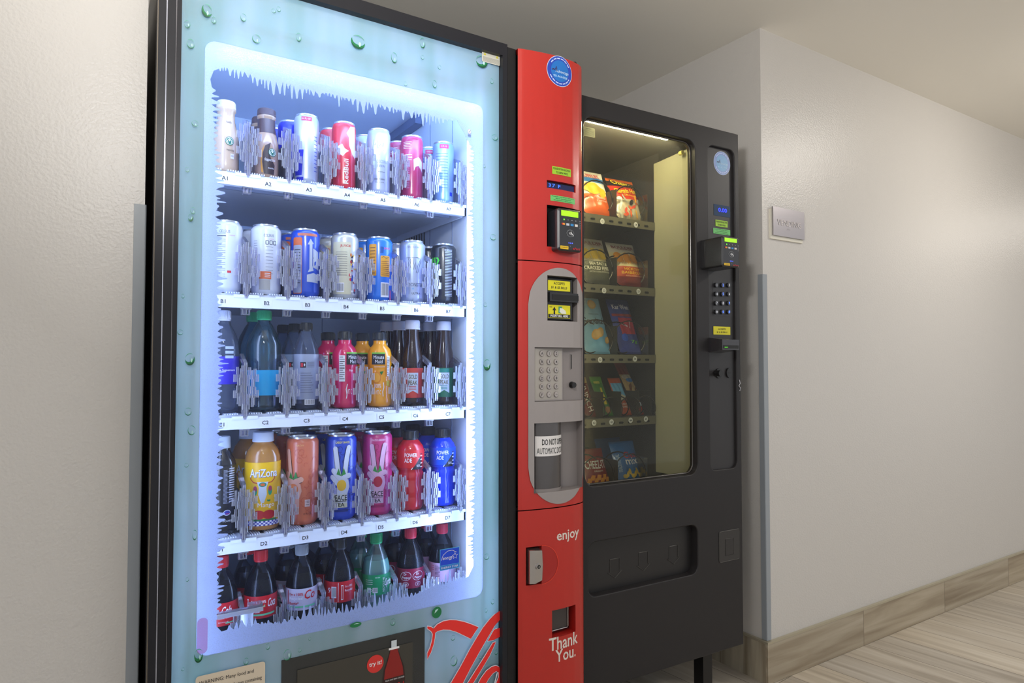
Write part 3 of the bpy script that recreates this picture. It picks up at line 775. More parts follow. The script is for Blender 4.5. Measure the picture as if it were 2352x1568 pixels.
# --- row A
coffee = [(.024, 0), (.027, .004), (.0275, .02), (.0272, .075), (.026, .085), (.0215, .105), (.0185, .12), (.0180, .137), (.0205, .140), (.0205, .145)]
def art_coffee(mb, r, z0, z1, name='Vanilla', dark=False):
    f = wrap(.0285); c_ = col((14, 104, 78))
    if dark:
        P = [(-.004, .008), (.018, .008), (.02, .03), (.010, .045), (.006, .062), (.010, .080), (-.002, .072), (-.007, .055), (-.008, .035)]
        mb.poly(P, f, col((48, 28, 26))); mb.poly([(-.010, .012), (-.006, .010), (-.009, .035), (-.008, .058), (-.003, .074), (-.010, .060), (-.012, .034)], wrap(.0287), col((214, 150, 52)))
        mb.text('frappuccino', .009, .040, wrap(.0289), W3, w=.024, h=.009, shear=.2); mb.text('mocha', .011, .022, wrap(.0289), W3, w=.013, h=.004)
        cx_, cz = .014, .058
    else:
        mb.text(name, .006, .112, wrap(.0215), INK, w=.012, h=.0045); mb.text('frappuccino', .010, .048, f, INK, w=.016, h=.006, shear=.2)
        mb.rect(.010, .018, .030, .041, f, col((225, 220, 225)), 2); mb.text('290', .014, .036, wrap(.0288), INK, w=.006, h=.0032); cx_, cz = .008, .068
    mb.ell(cx_, cz, .0092, .0092, wrap(.0288), c_, 28); mb.ell(cx_, cz, .0078, .0078, wrap(.029), W3, 28); mb.ell(cx_, cz, .0068, .0068, wrap(.0292), c_, 28)
    for s in (-1, 1): mb.line([(cx_+s*.003, cz-.006), (cx_+s*.0045, cz), (cx_+s*.002, cz+.004)], .0011, wrap(.0294), W3)
    mb.ell(cx_, cz+.001, .0015, .0022, wrap(.0294), W3, 10); mb.poly([(cx_-.002, cz+.0035), (cx_+.002, cz+.0035), (cx_, cz+.006)], wrap(.0294), W3)
cm = mat('coffee_cream', (196, 168, 138), .2, coat=.5); cm2 = mat('coffee_mocha', (172, 140, 112), .2, coat=.5)
t = bottle('coffee_bottle', 'pale cream coffee bottle with round green emblem at the front of slot A1', Xof(512), zA, coffee, cm, (214, 196, 158), (.0205, .145, .162), art=lambda mb, r, a, b: art_coffee(mb, r, a, b), ridg=False)
t = bottle('coffee_bottle', 'mocha coffee bottle with dark brown swirl at the front of slot A2', Xof(606), zA, coffee, cm2, (74, 50, 46), (.0205, .145, .162), art=lambda mb, r, a, b: art_coffee(mb, r, a, b, dark=True), ridg=False)
mb = MB(); mb.lathe([(.0222, .104), (.0192, .12), (.0188, .137)], mat('dark_shrink', (70, 46, 44), .3), 28, cap=False); mb.build('neck_sleeve', t, 40)
behind(t, 2, .062, ['second mocha coffee bottle, right behind the front one in slot A2', 'third mocha coffee bottle from the front in slot A2'])
def art_rb(c1, kind):
    def art(mb, r, h):
        f = wrap(r+.0004); g = wrap(r+.0007)
        if kind == 'classic':
            b = col((18, 22, 160)); mb.rect(-.004, .012, .022, .075, f, b, 3) if False else None
            mb.poly([(-.028, .018), (-.010, .018), (-.006, .078), (-.028, .078)], f, b); mb.rect(-.024, -.006, .004, .014, f, b, 3)
            mb.rect(-.012, .012, h-.018, h-.0085, f, col((190, 40, 80)), 4); mb.text('8.4 FL OZ', -.001, h-.013, g, W3, w=.02, h=.004)
            for k in range(10): mb.rect(.019, .028, .03+k*.009, .0315+k*.009, f, col((60, 80, 170)), 2)
        if kind == 'red':
            P = [(.006, h-.03), (.016, h-.012), (.030, h-.010), (.034, .075), (.022, .085), (.013, .105), (.012, .125)]
            mb.poly(P, f, col((225, 222, 230))); 
            mb.poly([(-.022, .100), (-.016, .088), (-.008, .082), (-.002, .078), (.004, .086), (.012, .092), (.002, .097), (-.004, .108), (-.014, .102), (-.018, .112)], f, col((225, 222, 230)))
            mb.text('RedBull', .006, .042, g, W3, w=.060, h=.011, rot=math.pi/2, bold=.02)
        if kind == 'silver':
            gk_ = col((120, 124, 140)); mb.text('COCONUT', .010, .080, f, gk_, w=.030, h=.008); mb.text('EDITION', .006, .069, f, INK, w=.018, h=.006)
            mb.line([(-.010, .120), (-.004, .132), (-.002, .112), (.004, .122), (.010, .118), (.012, .128)], .0016, f, gk_)
            mb.line([(-.012, .135), (-.016, .11), (.0, .095), (.014, .11)], .0008, f, gk_)
            mb.ell(.000, .055, .001, .001, f, INK, 8); mb.rect(.002, .016, .054, .0548, f, INK, 2); mb.text('ENERGY DRINK', .003, .036, f, INK, w=.026, h=.004); mb.text('Organic Soda', .003, .028, f, INK, w=.022, h=.003)
        if kind == 'magenta':
            mb.poly([(.004, .100), (.018, .108), (.030, .098), (.032, .07), (.018, .085), (.010, .082), (.005, .07)], f, col((224, 216, 230)))
            for k in range(5): mb.rect(-.024, -.004 if k % 2 else -.001, h-.020-k*.004, h-.0188-k*.004, f, W3, 3)
            mb.text('160', -.004, .105, f, W3, w=.009, h=.005, bold=.02); mb.rect(-.024, .0, .111, .1125, f, W3, 3); mb.rect(-.024, .0, .098, .099, f, W3, 3)
            for k in range(14): mb.rect(-.014, -.006, .026+k*.0048, .028+k*.0048, f, col((228, 160, 190)), 2)
        if kind == 'aqua':
            mb.rect(-.010, .014, h-.020, h-.009, f, col((210, 50, 110)), 4); mb.text('12 FL OZ', .002, h-.0145, g, W3, w=.016, h=.004)
            for k in range(13): mb.rect(-.022, .012, .040+k*.0075, .0412+k*.0075, f, col((70, 110, 200)), 4)
            mb.rect(.018, .026, .02, .03, f, col((20, 60, 200)), 2)
    return art
zh = .164; sr = .0285
def slim(label, px, body, kind, **k): return can('slim_can', label, Xof(px), zA, zh, sr, body, art_rb(body, kind), rim=.88, **k)
t3 = slim('silver and blue slim energy drink can at the front of slot A3', 699, (186, 192, 204), 'classic', metal=True)
c2 = [can('slim_can', l, Xof(699)+dx, zA, zh, sr, (20, 26, 176), None, Y=y, rim=.88) for l, dx, y in (('deep blue slim can second in line in slot A3', -.022, 1.63), ('deep blue slim can third in line in slot A3', -.034, 1.70))]
t4 = slim('bright red slim can with a white bull at the front of slot A4', 786, (206, 34, 44), 'red'); behind(t4, 1, .062, ['second red slim can behind the front one in slot A4'], -.012)
t5 = slim('silvery white slim can with grey lettering at the front of slot A5', 867, (196, 204, 218), 'silver', metal=True); behind(t5, 1, .062, ['second whitish slim can behind the front one in slot A5'], -.012)
t6 = slim('magenta slim can at the front of slot A6', 944, (176, 34, 84), 'magenta'); behind(t6, 1, .062, ['second magenta slim can behind the front one in slot A6'], -.012)
t7 = slim('pale blue slim can with a pink top band at the front of slot A7', 1017, (150, 186, 226), 'aqua', metal=True); behind(t7, 1, .062, ['second pale blue slim can behind the front one in slot A7'], -.012)
# --- row B
zB = zf('B'); ch = .158; crr = .033
def art_cel(kind):
    def art(mb, r, h):
        f = wrap(r+.0004); g = wrap(r+.0008); gk_ = col((70, 74, 84))
        mb.text('CELSIUS', .006 if kind else -.004, h-.026, f, gk_, w=.022, h=.006); mb.text('LIVE FIT', .012, h-.034, f, col((190, 80, 90)), w=.012, h=.002)
        if kind:
            for k in range(3):
                mb.rrect(-.001+k*.0085, .006+k*.0085, h-.047, h-.037, .002, f, gk_); mb.rrect(.0006+k*.0085, .0044+k*.0085, h-.0455, h-.0385, .0015, g, col((214, 218, 226)))
            for k in range(9): mb.rect(.000, .016, .106-k*.0075, .1068-k*.0075, f, col((120, 124, 136)), 2)
            mb.rect(-.014, .012, .034, .051, f, col((206, 96, 40)), 4)
            for k in range(3): mb.rect(-.002, .010, .038+k*.004, .0392+k*.004, g, W3, 2)
            mb.rect(-.014, .010, .010, .033, f, col((164, 162, 158), .3), 4)
            for k in range(20): mb.rect(-.028, -.019, .02+k*.0052, .0208+k*.0052, f, col((120, 124, 136)), 2)
        else:
            for k in range(24): mb.rect(-.022, -.002-.006*(k % 3 == 0), .030+k*.0042, .0308+k*.0042, f, col((110, 114, 128)), 3)
            mb.rect(-.022, -.001, .121, .1222, f, gk_, 3); mb.rect(.002, .010, .042, .047, f, col((200, 40, 50)), 2)
    return art
def big(label, px, body, art, dy=.068, n=0, labs=(), metal=False, dx=0, rot=0):
    t = can('tall_can', label, Xof(px), zB, ch, crr, body, art, metal=metal, rot=rot); behind(t, n, dy, list(labs), dx); return t
big('white slim-lettered energy can at the front of slot B1', 517, (206, 210, 220), art_cel(0))
big('white energy can with an orange block low on its side, front of slot B2', 608, (208, 212, 222), art_cel(1), n=2, labs=['second white energy can, behind the orange-block can in slot B2', 'third white energy can in line in slot B2'], dx=-.008)
def art_b3(mb, r, h):
    f = wrap(r+.0004); g = wrap(r+.0008); or_ = col((205, 98, 42)); sl = col((190, 196, 206), .3)
    mb.rrect(-.030, -.007, .006, .136, .004, f, or_); mb.rrect(-.029, -.008, .008, .118, .003, g, col((150, 156, 172)))
    for k in range(12): mb.rect(-.026, -.011, .03+k*.007, .0315+k*.007, wrap(r+.001), INK, 3)
    mb.rect(-.018, .030, .140, .146, f, col((196, 110, 80)), 6)
    mb.poly([(.012, .134), (.020, .122), (.0165, .122), (.0165, .072), (.020, .060), (.006, .056), (.0095, .064), (.0095, .120), (.005, .120)], f, sl)
    mb.poly([(.018, .112), (.034, .105), (.036, .062), (.018, .068)], f, sl); mb.line([(.0185, .090), (.033, .086)], .001, g, INK); mb.poly([(.022, .080), (.027, .083), (.026, .074), (.022, .072)], g, col((20, 70, 180)))
    mb.poly([(.004, .050), (.020, .055), (.034, .05), (.034, .032), (.004, .034)], f, sl)
big('royal blue can with orange box and big silver arrow, front of slot B3', 699, (16, 72, 190), art_b3, n=1, labs=['second blue and orange can behind the arrow can in slot B3'], dx=-.010)
def art_juice(bg):
    def art(mb, r, h):
        f = wrap(r+.0004); g = wrap(r+.0008); hh = wrap(r+.0011)
        if bg == 'cream':
            mb.rrect(-.030, .016, .010, .135, .004, f, col((206, 200, 168))); mb.text('JUICE', .002, .125, g, col((190, 30, 46)), w=.026, h=.007, bold=.03)
            for k in range(11): mb.rect(-.022, .006, .055+k*.0055, .0562+k*.0055, g, col((120, 116, 110)), 3)
            q = random.Random(5)
            for k in range(26):
                mb.ell(.020+q.random()*.014-.007, .012+q.random()*.095, .0018+q.random()*.002, .002+q.random()*.003, g, col(q.choice([(40, 70, 170), (200, 44, 50), (30, 30, 60), (230, 180, 60), (240, 240, 240)])), 8)
            bar(mb, -.010, .026, .018, .022, g)
        else:
            mb.rrect(-.026, -.006, .060, .138, .003, f, col((214, 150, 34))); 
            for k in range(9): mb.rect(-.023, -.009, .066+k*.0078, .0675+k*.0078, g, col((90, 50, 20)), 3)
            mb.rrect(.004, .030, .058, .110, .003, f, col((220, 156, 34))); 
            for k in range(8): mb.rect(.006, .027, .062+k*.0048, .063+k*.0048, g, col((110, 60, 20)), 3)
            mb.line([(.007, .105), (.012, .108), (.018, .104), (.027, .107)], .001, g, INK)
            mb.text('JUICE', .021, .128, g, col((226, 60, 70)), w=.017, h=.006, bold=.02)
            for k in range(4): mb.line([(.004+k*.0022, .132), (.0045+k*.0022, .122), (.0035+k*.0022, .116)], .0009, g, INK)
            bar(mb, .016, .026, .022, .036, g); mb.rect(.030, .036, .0, .026, f, col((214, 110, 160)), 2)
    return art
big('cream coloured can with red lettering and colourful dots, front of slot B4', 790, (196, 196, 190), art_juice('cream'), n=1, labs=['second cream can behind the front one in slot B4'], dx=-.010, metal=True)
big('sky blue can with yellow text boxes, front of slot B5', 869, (18, 112, 212), art_juice('blue'), n=1, labs=['second sky blue can behind the front one in slot B5'], dx=-.010)
def claw(mb, cu, cv, s, f, m_, w_=.0009, fill=False):
    strokes = [[(-1, .95), (-.75, 1.1), (-.62, .6), (-.7, .1), (-.6, -.35)], [(-.45, 1.0), (-.1, 1.1), (-.05, .5), (.05, .0), (.0, -.5)], [(.1, 1.05), (.55, 1.0), (.75, .55), (.55, .1), (.4, -.5), (.3, -.9)]]
    for st in strokes:
        P = [(cu+x*s, cv+y*s) for x, y in st]
        if fill: mb.line(P, [w_*.6, w_*3, w_*3.4, w_*2.4, w_*.5][:len(P)] if len(P) == 5 else [w_*.6, w_*3, w_*3.4, w_*2.6, w_*1.6, w_*.4], f, m_)
        else:
            mb.line(P, w_, f, m_); mb.line([(x+s*.22, y+s*.03*(-1)**i) for i, (x, y) in enumerate(P)], w_, f, m_)
def art_b6(mb, r, h):
    f = wrap(r+.0004); claw(mb, .004, .092, .020, f, col((34, 40, 60))); mb.text('ZERO SUGAR', .002, h-.019, wrap(r*.97+.001), col((70, 80, 100)), w=.034, h=.005)
    mb.text('MONSTER', .010, .044, f, col((60, 70, 96)), w=.042, h=.009); mb.text('ULTRA', .010, .022, f, INK, w=.022, h=.005); mb.rect(.0, .004, .032, .036, f, col((120, 160, 200)))
big('silver grey can with a thin three-stroke claw outline, front of slot B6', 946, (176, 186, 208), art_b6, metal=True, n=1, labs=['second silver grey can behind the claw can in slot B6'], dx=-.010)
def art_b7(mb, r, h):
    f = wrap(r+.0004)
    for k in range(30): mb.rect(.004, .024, .020+k*.0040, .0213+k*.0040, f, col((216, 222, 236)), 3)
    claw(mb, -.024, .105, .014, f, mat('claw_green', (70, 200, 60), .4), .0016, True); mb.text('ENERGY', .014, h-.018, wrap(r*.97+.001), W3, w=.022, h=.004)
big('black can with fine white text panel and green claw, front of slot B7', 1018, (18, 22, 26), art_b7, n=1, labs=['second black can behind the front one in slot B7'], dx=-.010)
# --- row C
zC = zf('C')
wat = [(.018, .003), (.026, 0), (.0315, .004), (.033, .012), (.033, .045), (.0322, .05), (.033, .055), (.033, .13), (.0315, .148), (.026, .170), (.0155, .190), (.0135, .197), (.0135, .203)]
pw = profr(wat)
def art_c1(mb, R, z0, z1):
    mb.text('Life Superiors', .006, (z0+z1)/2, wrap(R+.0002), W3, w=.040, h=.006)
    for k in range(3): mb.rect(.004, .022, .158-k*.010-.02, .164-k*.010-.02, wrap(.034), col((176, 190, 214)), 3)
t = bottle('water_bottle', 'clear water bottle with purple blue label at the front of slot C1', Xof(513), zC, wat, M['petwater'], (216, 222, 240), (.0145, .200, .2235), lab=(mat('purple_label', (52, 40, 176), .35), .062, .122, pw), art=art_c1)
b2 = [(.018, .002), (.030, .0), (.035, .006), (.036, .014), (.036, .105), (.0372, .12), (.0365, .15), (.030, .170), (.019, .192), (.0135, .200), (.0135, .205)]
pb2 = profr(b2)
t = bottle('water_bottle', 'blue tinted water bottle with bright cyan label and green cap, front of slot C2', Xof(606), zC, b2, M['petblue'], (36, 160, 104), (.0155, .204, .227), lab=(mat('cyan_label', (30, 160, 210), .35), .036, .092, pb2), art=None)
behind(t, 1, .074, ['second water bottle with green cap, behind the front one in slot C2'], -.008)
b3 = [(.018, .002), (.024, .0), (.0285, .005), (.029, .012), (.029, .125), (.0285, .136), (.022, .158), (.014, .176), (.0125, .180), (.0125, .184)]
pb3 = profr(b3)
def art_c3(mb, R, z0, z1):
    f = wrap(R+.0002); mb.rect(-.013, .0, .097, .110, wrap(R+.0002), col((30, 26, 34)), 3); mb.rect(-.0115, -.006, .099, .108, wrap(R+.0005), col((196, 40, 44)), 2)
    for a_ in ((-.0045, -.0015, .1025, .1045), (-.0036, -.0024, .1005, .1065)): mb.rect(*a_, wrap(R+.0006), W3)
    for k in range(5): mb.rect(.003, .020, .098+k*.0028, .0988+k*.0028, f, col((90, 94, 110)), 2)
    for k in range(9): mb.rect(-.012, .018-(k % 3)*.003, .040+k*.0055, .041+k*.0055, f, col((100, 104, 120)), 3)
    bar(mb, .010, .018, .024, .012, wrap(R+.0002))
t = bottle('water_bottle', 'clear water bottle with black cap and small red and black square, front of slot C3', Xof(703), zC, b3, M['petwater'], (26, 28, 32), (.0135, .182, .2025), lab=(mat('clear_grey_label', (150, 158, 178), .3), .024, .128, pb3), art=art_c3)
behind(t, 2, .060, ['second clear bottle with black cap, behind the front one in slot C3', 'third clear bottle with black cap in slot C3'], -.012)
b4 = [(.020, 0), (.0265, .002), (.029, .008), (.029, .022), (.0278, .026), (.0278, .080), (.026, .086), (.0265, .094), (.0295, .104), (.0295, .128), (.026, .142), (.017, .152), (.0155, .156), (.0155, .164)]
pb4 = profr(b4)
def art_mm(name, cu):
    def art(mb, R, z0, z1):
        k_ = .0304; mb.rect(cu-.018, cu+.016, .104, .130, wrap(k_), INK, 6); mb.rect(cu-.018, cu+.016, .130, .1335, wrap(k_-.0004), col((120, 190, 60)), 6)
        mb.text('Minute', cu, .122, wrap(k_+.0003), W3, w=.026, h=.0085, bold=.03); mb.text('Maid', cu, .1112, wrap(k_+.0003), W3, w=.018, h=.0085, bold=.03)
        if name == 'pink':
            nutr(mb, -.006, .095, .014, .062, .0296)
            mb.text('Pink', .016, .090, wrap(.0292), W3, w=.010, h=.005); mb.line([(.004, .020), (.006, .032), (.004, .045), (.007, .058)], .002, wrap(.0285), W3); mb.text('VIT C', .012, .040, wrap(.0285), W3, w=.012, h=.012)
        else:
            mb.text('ORANGE JUICE', cu+.002, .098, wrap(.0298), W3, w=.026, h=.003)
            mb.ell(-.008, .072, .012, .014, wrap(.0285), col((226, 130, 20)), 20); mb.ell(-.008, .072, .010, .012, wrap(.0288), col((240, 168, 50)), 20); mb.poly([(.000, .086), (.010, .088), (.005, .078)], wrap(.029), col((30, 110, 40)))
            mb.text('100%', -.004, .052, wrap(.0288), W3, w=.016, h=.010); mb.text('VIT C', -.003, .036, wrap(.0288), W3, w=.014, h=.010); mb.line([(.009, .026), (.008, .038), (.011, .048), (.010, .060)], .002, wrap(.0288), W3)
            nutr(mb, .0235, .100, .009, .050, .0300); 
            mb.rect(.018, .028, .052, .064, wrap(.0289), col((220, 200, 40)), 2)
        return
    return art
t = bottle('juice_bottle', 'pink red juice bottle with black band and black cap, front of slot C4', Xof(792), zC, b4, mat('pink_juice', (206, 26, 84), .18, coat=.6), (28, 30, 34), (.0165, .163, .184), art=art_mm('pink', .022), group='juice bottles in the drinks machine')
behind(t, 1, .062, ['second pink juice bottle behind the front one in slot C4'], -.022)
t = bottle('juice_bottle', 'orange juice bottle with black name band and black cap, front of slot C5', Xof(872), zC, b4, mat('orange_juice', (238, 160, 22), .18, coat=.6), (30, 36, 44), (.0165, .163, .184), art=art_mm('orange', -.002), group='juice bottles in the drinks machine')
behind(t, 1, .062, ['second orange juice bottle behind the front one in slot C5'], -.022)
tea = [(.020, 0), (.0265, .003), (.028, .010), (.028, .018), (.0265, .022), (.0265, .094), (.028, .100), (.0275, .112), (.024, .135), (.019, .160), (.0165, .180), (.0165, .195)]
pt = profr(tea); team = mat('brown_tea', (40, 22, 14), .1, spec=.4, coat=.25)
def art_tea(c1, full):
    def art(mb, R, z0, z1):
        f = wrap(R+.0002); g = wrap(R+.0005)
        P = [(-.012, .090), (.016, .090), (.016, .030), (.002, .036), (-.012, .030)]
        mb.rect(-.012, .016, .084, .093, f, col(c1), 4); mb.poly([(-.012, .083), (.016, .083), (.016, .030), (.002, .038), (-.012, .030)], f, col((196, 206, 214)))
        mb.text('GOLD', .002, .073, g, col((104, 92, 50)), w=.023, h=.011, bold=.02); mb.text('PEAK', .002, .058, g, col((104, 92, 50)), w=.023, h=.011, bold=.02)
        for k in range(3): mb.rect(-.008, .010, .040+k*.004, .0416+k*.004, g, col(c1), 3)
    return art
for i, (px, c1, l1) in enumerate(((947, (196, 62, 46), 'orange red'), (1019, (30, 130, 110), 'green'))):
    t = bottle('tea_bottle', 'brown iced tea bottle with white cap and %s label, front of slot C%d' % (l1, 6+i), Xof(px), zC, tea, team, (196, 196, 206), (.0195, .193, .217),
        lab=(mat('tea_label_%d' % i, c1 if i == 0 else (24, 96, 62), .4), .020, .095, pt), art=art_tea(c1, 1), ridg=False, group='iced tea bottles in the drinks machine')
    behind(t, 2, .060, ['second iced tea bottle behind the %s labelled one in slot C%d' % (l1, 6+i), 'third iced tea bottle in line in slot C%d' % (6+i)], -.010)
# --- row D
zD = zf('D')
d1 = [(.022, 0), (.029, .003), (.030, .01), (.030, .13), (.0305, .14), (.028, .155), (.024, .165), (.0185, .175), (.016, .180), (.016, .186)]
pd1 = profr(d1)
def art_d1(mb, R, z0, z1):
    for k in range(26): mb.rect(.004, .012+.006*(k % 4 == 0), .068+k*.0028, .0692+k*.0028, wrap(R), col((150, 154, 170)), 2)
    for k in range(15): mb.rect(.016, .030, .070+k*.005, .0725+k*.005, wrap(R), col((200, 204, 220)), 2)
    mb.ell(.012, .048, .008, .006, wrap(R+.0002), col((210, 214, 224)), 18); mb.ell(.012, .048, .0065, .0045, wrap(R+.0004), col((60, 60, 150)), 18); mb.rect(.009, .017, .045, .0463, wrap(R+.0006), col((190, 50, 60)))
    mb.text('POWER', .014, .030, wrap(R), W3, w=.020, h=.004)
t = bottle('energy_bottle', 'black bottle with white cap and small oval emblem, front of slot D1', Xof(513), zD, d1, mat('black_bottle', (24, 24, 28), .15, coat=.6), (200, 214, 230), (.0175, .184, .21), lab=(mat('black_sleeve', (20, 20, 23), .35), .012, .15, pd1), art=art_d1, ridg=False)
d2 = [(.028, 0), (.0365, .003), (.038, .010), (.038, .150), (.0375, .160), (.033, .175), (.025, .186), (.021, .190), (.021, .196)]
pd2 = profr(d2)
def art_d2(mb, R, z0, z1):
    f = wrap(R+.0001); g = wrap(R+.0004); h_ = wrap(R+.0007)
    mb.text('AriZona', .003, .126, wrap(R+.0002), col((120, 110, 140)), w=.062, h=.018, bold=.04); mb.text('AriZona', .002, .127, g, W3, w=.062, h=.018, bold=.02)
    mb.poly([(-.012, .108), (.012, .108), (.008, .095), (.009, .080), (.003, .062), (-.003, .062), (-.009, .080), (-.008, .095)], f, col((206, 216, 228)))
    mb.ell(0, .102, .008, .005, g, col((30, 140, 120)), 16); mb.ell(0, .102, .005, .003, h_, col((226, 110, 50)), 12)
    for s in (-1, 1):
        mb.line([(s*.011, .105), (s*.020, .107), (s*.027, .114), (s*.026, .119)], .0022, f, col((190, 66, 40)))
        mb.ell(s*.016, .088, .0045, .010, f, col((44, 150, 110)), 16); mb.ell(s*.016, .093, .004, .006, g, col((170, 60, 90)), 14)
    mb.text('Mango', .008, .056, g, W3, w=.036, h=.012, bold=.03); mb.line([(-.014, .064), (.0, .069), (.014, .066), (.03, .070)], .004, f, col((40, 130, 60)))
    mb.ell(-.008, .036, .014, .010, f, col((200, 40, 40)), 18); mb.ell(.014, .036, .014, .010, wrap(R+.0003), col((190, 30, 36)), 18); mb.rect(-.025, .032, .022, .027, f, col((40, 120, 60)), 6)
    for i in range(16):
        for j in range(3):
            mb.rect(-.034+i*.0045, -.0295+i*.0045, .012+j*.0035, .0155+j*.0035, g, col((236, 236, 246)) if (i+j) % 2 else col((70, 70, 170)))
t = bottle('juice_bottle', 'yellow labelled mango drink bottle with white cap, front of slot D2', Xof(607), zD, d2, mat('amber_drink', (176, 120, 52), .12, coat=.7), (206, 216, 236), (.0228, .193, .2145), lab=(mat('yellow_label', (238, 186, 16), .35), .014, .150, pd2), art=art_d2, ridg=False, group='juice bottles in the drinks machine')
behind(t, 1, .080, ['second yellow labelled mango bottle behind the front one in slot D2'], -.014)
skin = (206, 200, 216)
def art_hand(bg2, sk, fruit, txt):
    def art(mb, r, h):
        f = wrap(r+.0004); g = wrap(r+.0008); k = wrap(r+.0012); s = col(sk); q = random.Random(11)
        sw = col(bg2, .35)
        for i in range(34):
            a0 = q.random()*6; cx_, cz = (q.random()-.5)*.06, .02+q.random()*.15; rr = .003+q.random()*.006
            mb.line([(cx_+rr*math.cos(a0+j*.6), cz+rr*math.sin(a0+j*.6)) for j in range(7)], .0011, f, sw)
        dx = -.022 if txt == 'orange' else .0
        def L2(pts, w_): 
            pts = [(x+dx, z) for x, z in pts]
            mb.line(pts, w_+.0022, g, INK); mb.line(pts, w_, k, s)
            for e_ in (pts[0], pts[-1]): mb.ell(e_[0], e_[1], w_/2, w_/2, k, s, 10)
        mb.poly([(x+dx, z) for x, z in [(-.006, .040), (.016, .040), (.016, .062), (.021, .078), (.018, .095), (-.004, .098), (-.008, .08)]], g, s)
        L2([(-.013, .168), (-.010, .145), (-.007, .120), (-.004, .104)], .0105)
        if txt != 'orange': L2([(.019, .170), (.014, .146), (.011, .122), (.010, .104)], .0110)
        L2([(-.017, .116), (-.008, .106), (-.002, .099)], .0125); L2([(-.020, .101), (-.012, .092), (-.006, .086)], .0115); L2([(.008, .100), (.019, .104)], .0125)
        mb.ell(.002+dx, .082, .011, .013, wrap(r+.0014), col(fruit), 16)
        for s2 in (-1, 1): mb.poly([(.001+dx, .104), (.001+dx+s2*.006, .122), (.001+dx+s2*.011, .108)], wrap(r+.0015), col((52, 140, 60)))
        if txt == 'orange':
            mb.rect(.006, .018, .042, .058, g, col((216, 190, 186)), 3); mb.text('150', .012, .053, k, INK, w=.008, h=.005); mb.rect(.008, .016, .046, .047, k, INK); mb.text('23 FL OZ', .012, .026, g, INK, w=.018, h=.004); mb.text('PEACHY', -.006, h-.018, wrap(r*.97+.0012), col((236, 190, 120)), w=.018, h=.004)
        else:
            mb.rect(-.020, .016, .030, .062, g, col((204, 204, 176) if txt == 'CADDY SHACK' else (206, 176, 200)), 5)
            mb.text('PEACE', -.002, .053, k, INK, w=.034, h=.013, bold=.03); mb.rect(-.018, .014, .044, .0455, k, INK, 4); mb.text('TEA', -.002, .037, k, INK, w=.022, h=.009, bold=.03)
            mb.text(txt, .004, h-.017, wrap(r*.97+.0012), col((236, 220, 60) if txt == 'CADDY SHACK' else (240, 190, 220)), w=.034, h=.005, bold=.02)
            mb.rect(-.026, .018, .020, .026, g, col(bg2), 5)
    return art
for px, body, bg2, sk, fr, txt, lb in ((698, (206, 108, 74), (188, 84, 56), (222, 170, 150), (214, 120, 60), 'orange', 'orange tall can with one raised cartoon finger'), (786, (22, 66, 186), (16, 40, 120), (200, 206, 220), (226, 180, 40), 'CADDY SHACK', 'blue tall can with a drawn hand making a peace sign'), (869, (188, 40, 112), (150, 24, 84), (214, 168, 196), (176, 34, 56), 'RAZZLEBERRY', 'magenta tall can with a drawn hand making a peace sign')):
    n_ = {698: 3, 786: 4, 869: 5}[px]
    t = can('tea_can', '%s, front of slot D%d' % (lb, n_), Xof(px), zD, .199, .0363, body, art_hand(bg2, sk, fr, txt), Y=1.570, rim=.86, group='tall tea cans in the drinks machine')
    behind(t, 2, .075, ['second tea can in line behind the front one in slot D%d' % n_, 'third tea can in line in slot D%d' % n_], -.008)
d6 = [(.024, 0), (.031, .003), (.033, .010), (.033, .030), (.0322, .034), (.033, .038), (.033, .055), (.0305, .066), (.031, .080), (.0325, .092), (.030, .098), (.0345, .104), (.0345, .150), (.031, .160), (.022, .172), (.0185, .175), (.0185, .178)]
pd6 = profr(d6)
def art_pow(dk):
    def art(mb, R, z0, z1):
        f = wrap(.0352); g = wrap(.0355)
        mb.poly([(.004, .103), (.030, .103), (.030, .136), (.024, .130)], f, col((24, 24, 34))); mb.line([(.002, .103), (.024, .131)], .0014, g, W3)
        mb.text('POWER', .001, .139, g, W3, w=.032, h=.010, bold=.03); mb.text('ADE', -.006, .126, g, W3, w=.019, h=.010, bold=.03)
        mb.text('50%', .021, .112, g, W3, w=.011, h=.006); 
        for k in range(8): mb.rect(.027, .034, .108+k*.0045, .110+k*.0045, g, INK if k % 2 else W3)
    return art
for px, c_, lb, n_ in ((944, (196, 22, 32), 'red', 6), (1017, (14, 60, 214), 'bright blue', 7)):
    t = bottle('sports_drink_bottle', '%s sports drink bottle with black cap at the front of slot D%d' % (lb, n_), Xof(px), zD, d6, mat('sports_%d' % n_, c_, .14, coat=.7), (28, 28, 32), (.0195, .175, .198), lab=(mat('sports_label_%d' % n_, (208, 36, 36) if n_ == 6 else (20, 84, 226), .35), .103, .151, pd6), art=art_pow(0), group='sports drink bottles in the drinks machine')
    behind(t, 2, .070, ['second %s sports drink bottle behind the front one in slot D%d' % (lb, n_), 'third %s sports drink bottle in line in slot D%d' % (lb, n_)], -.010)
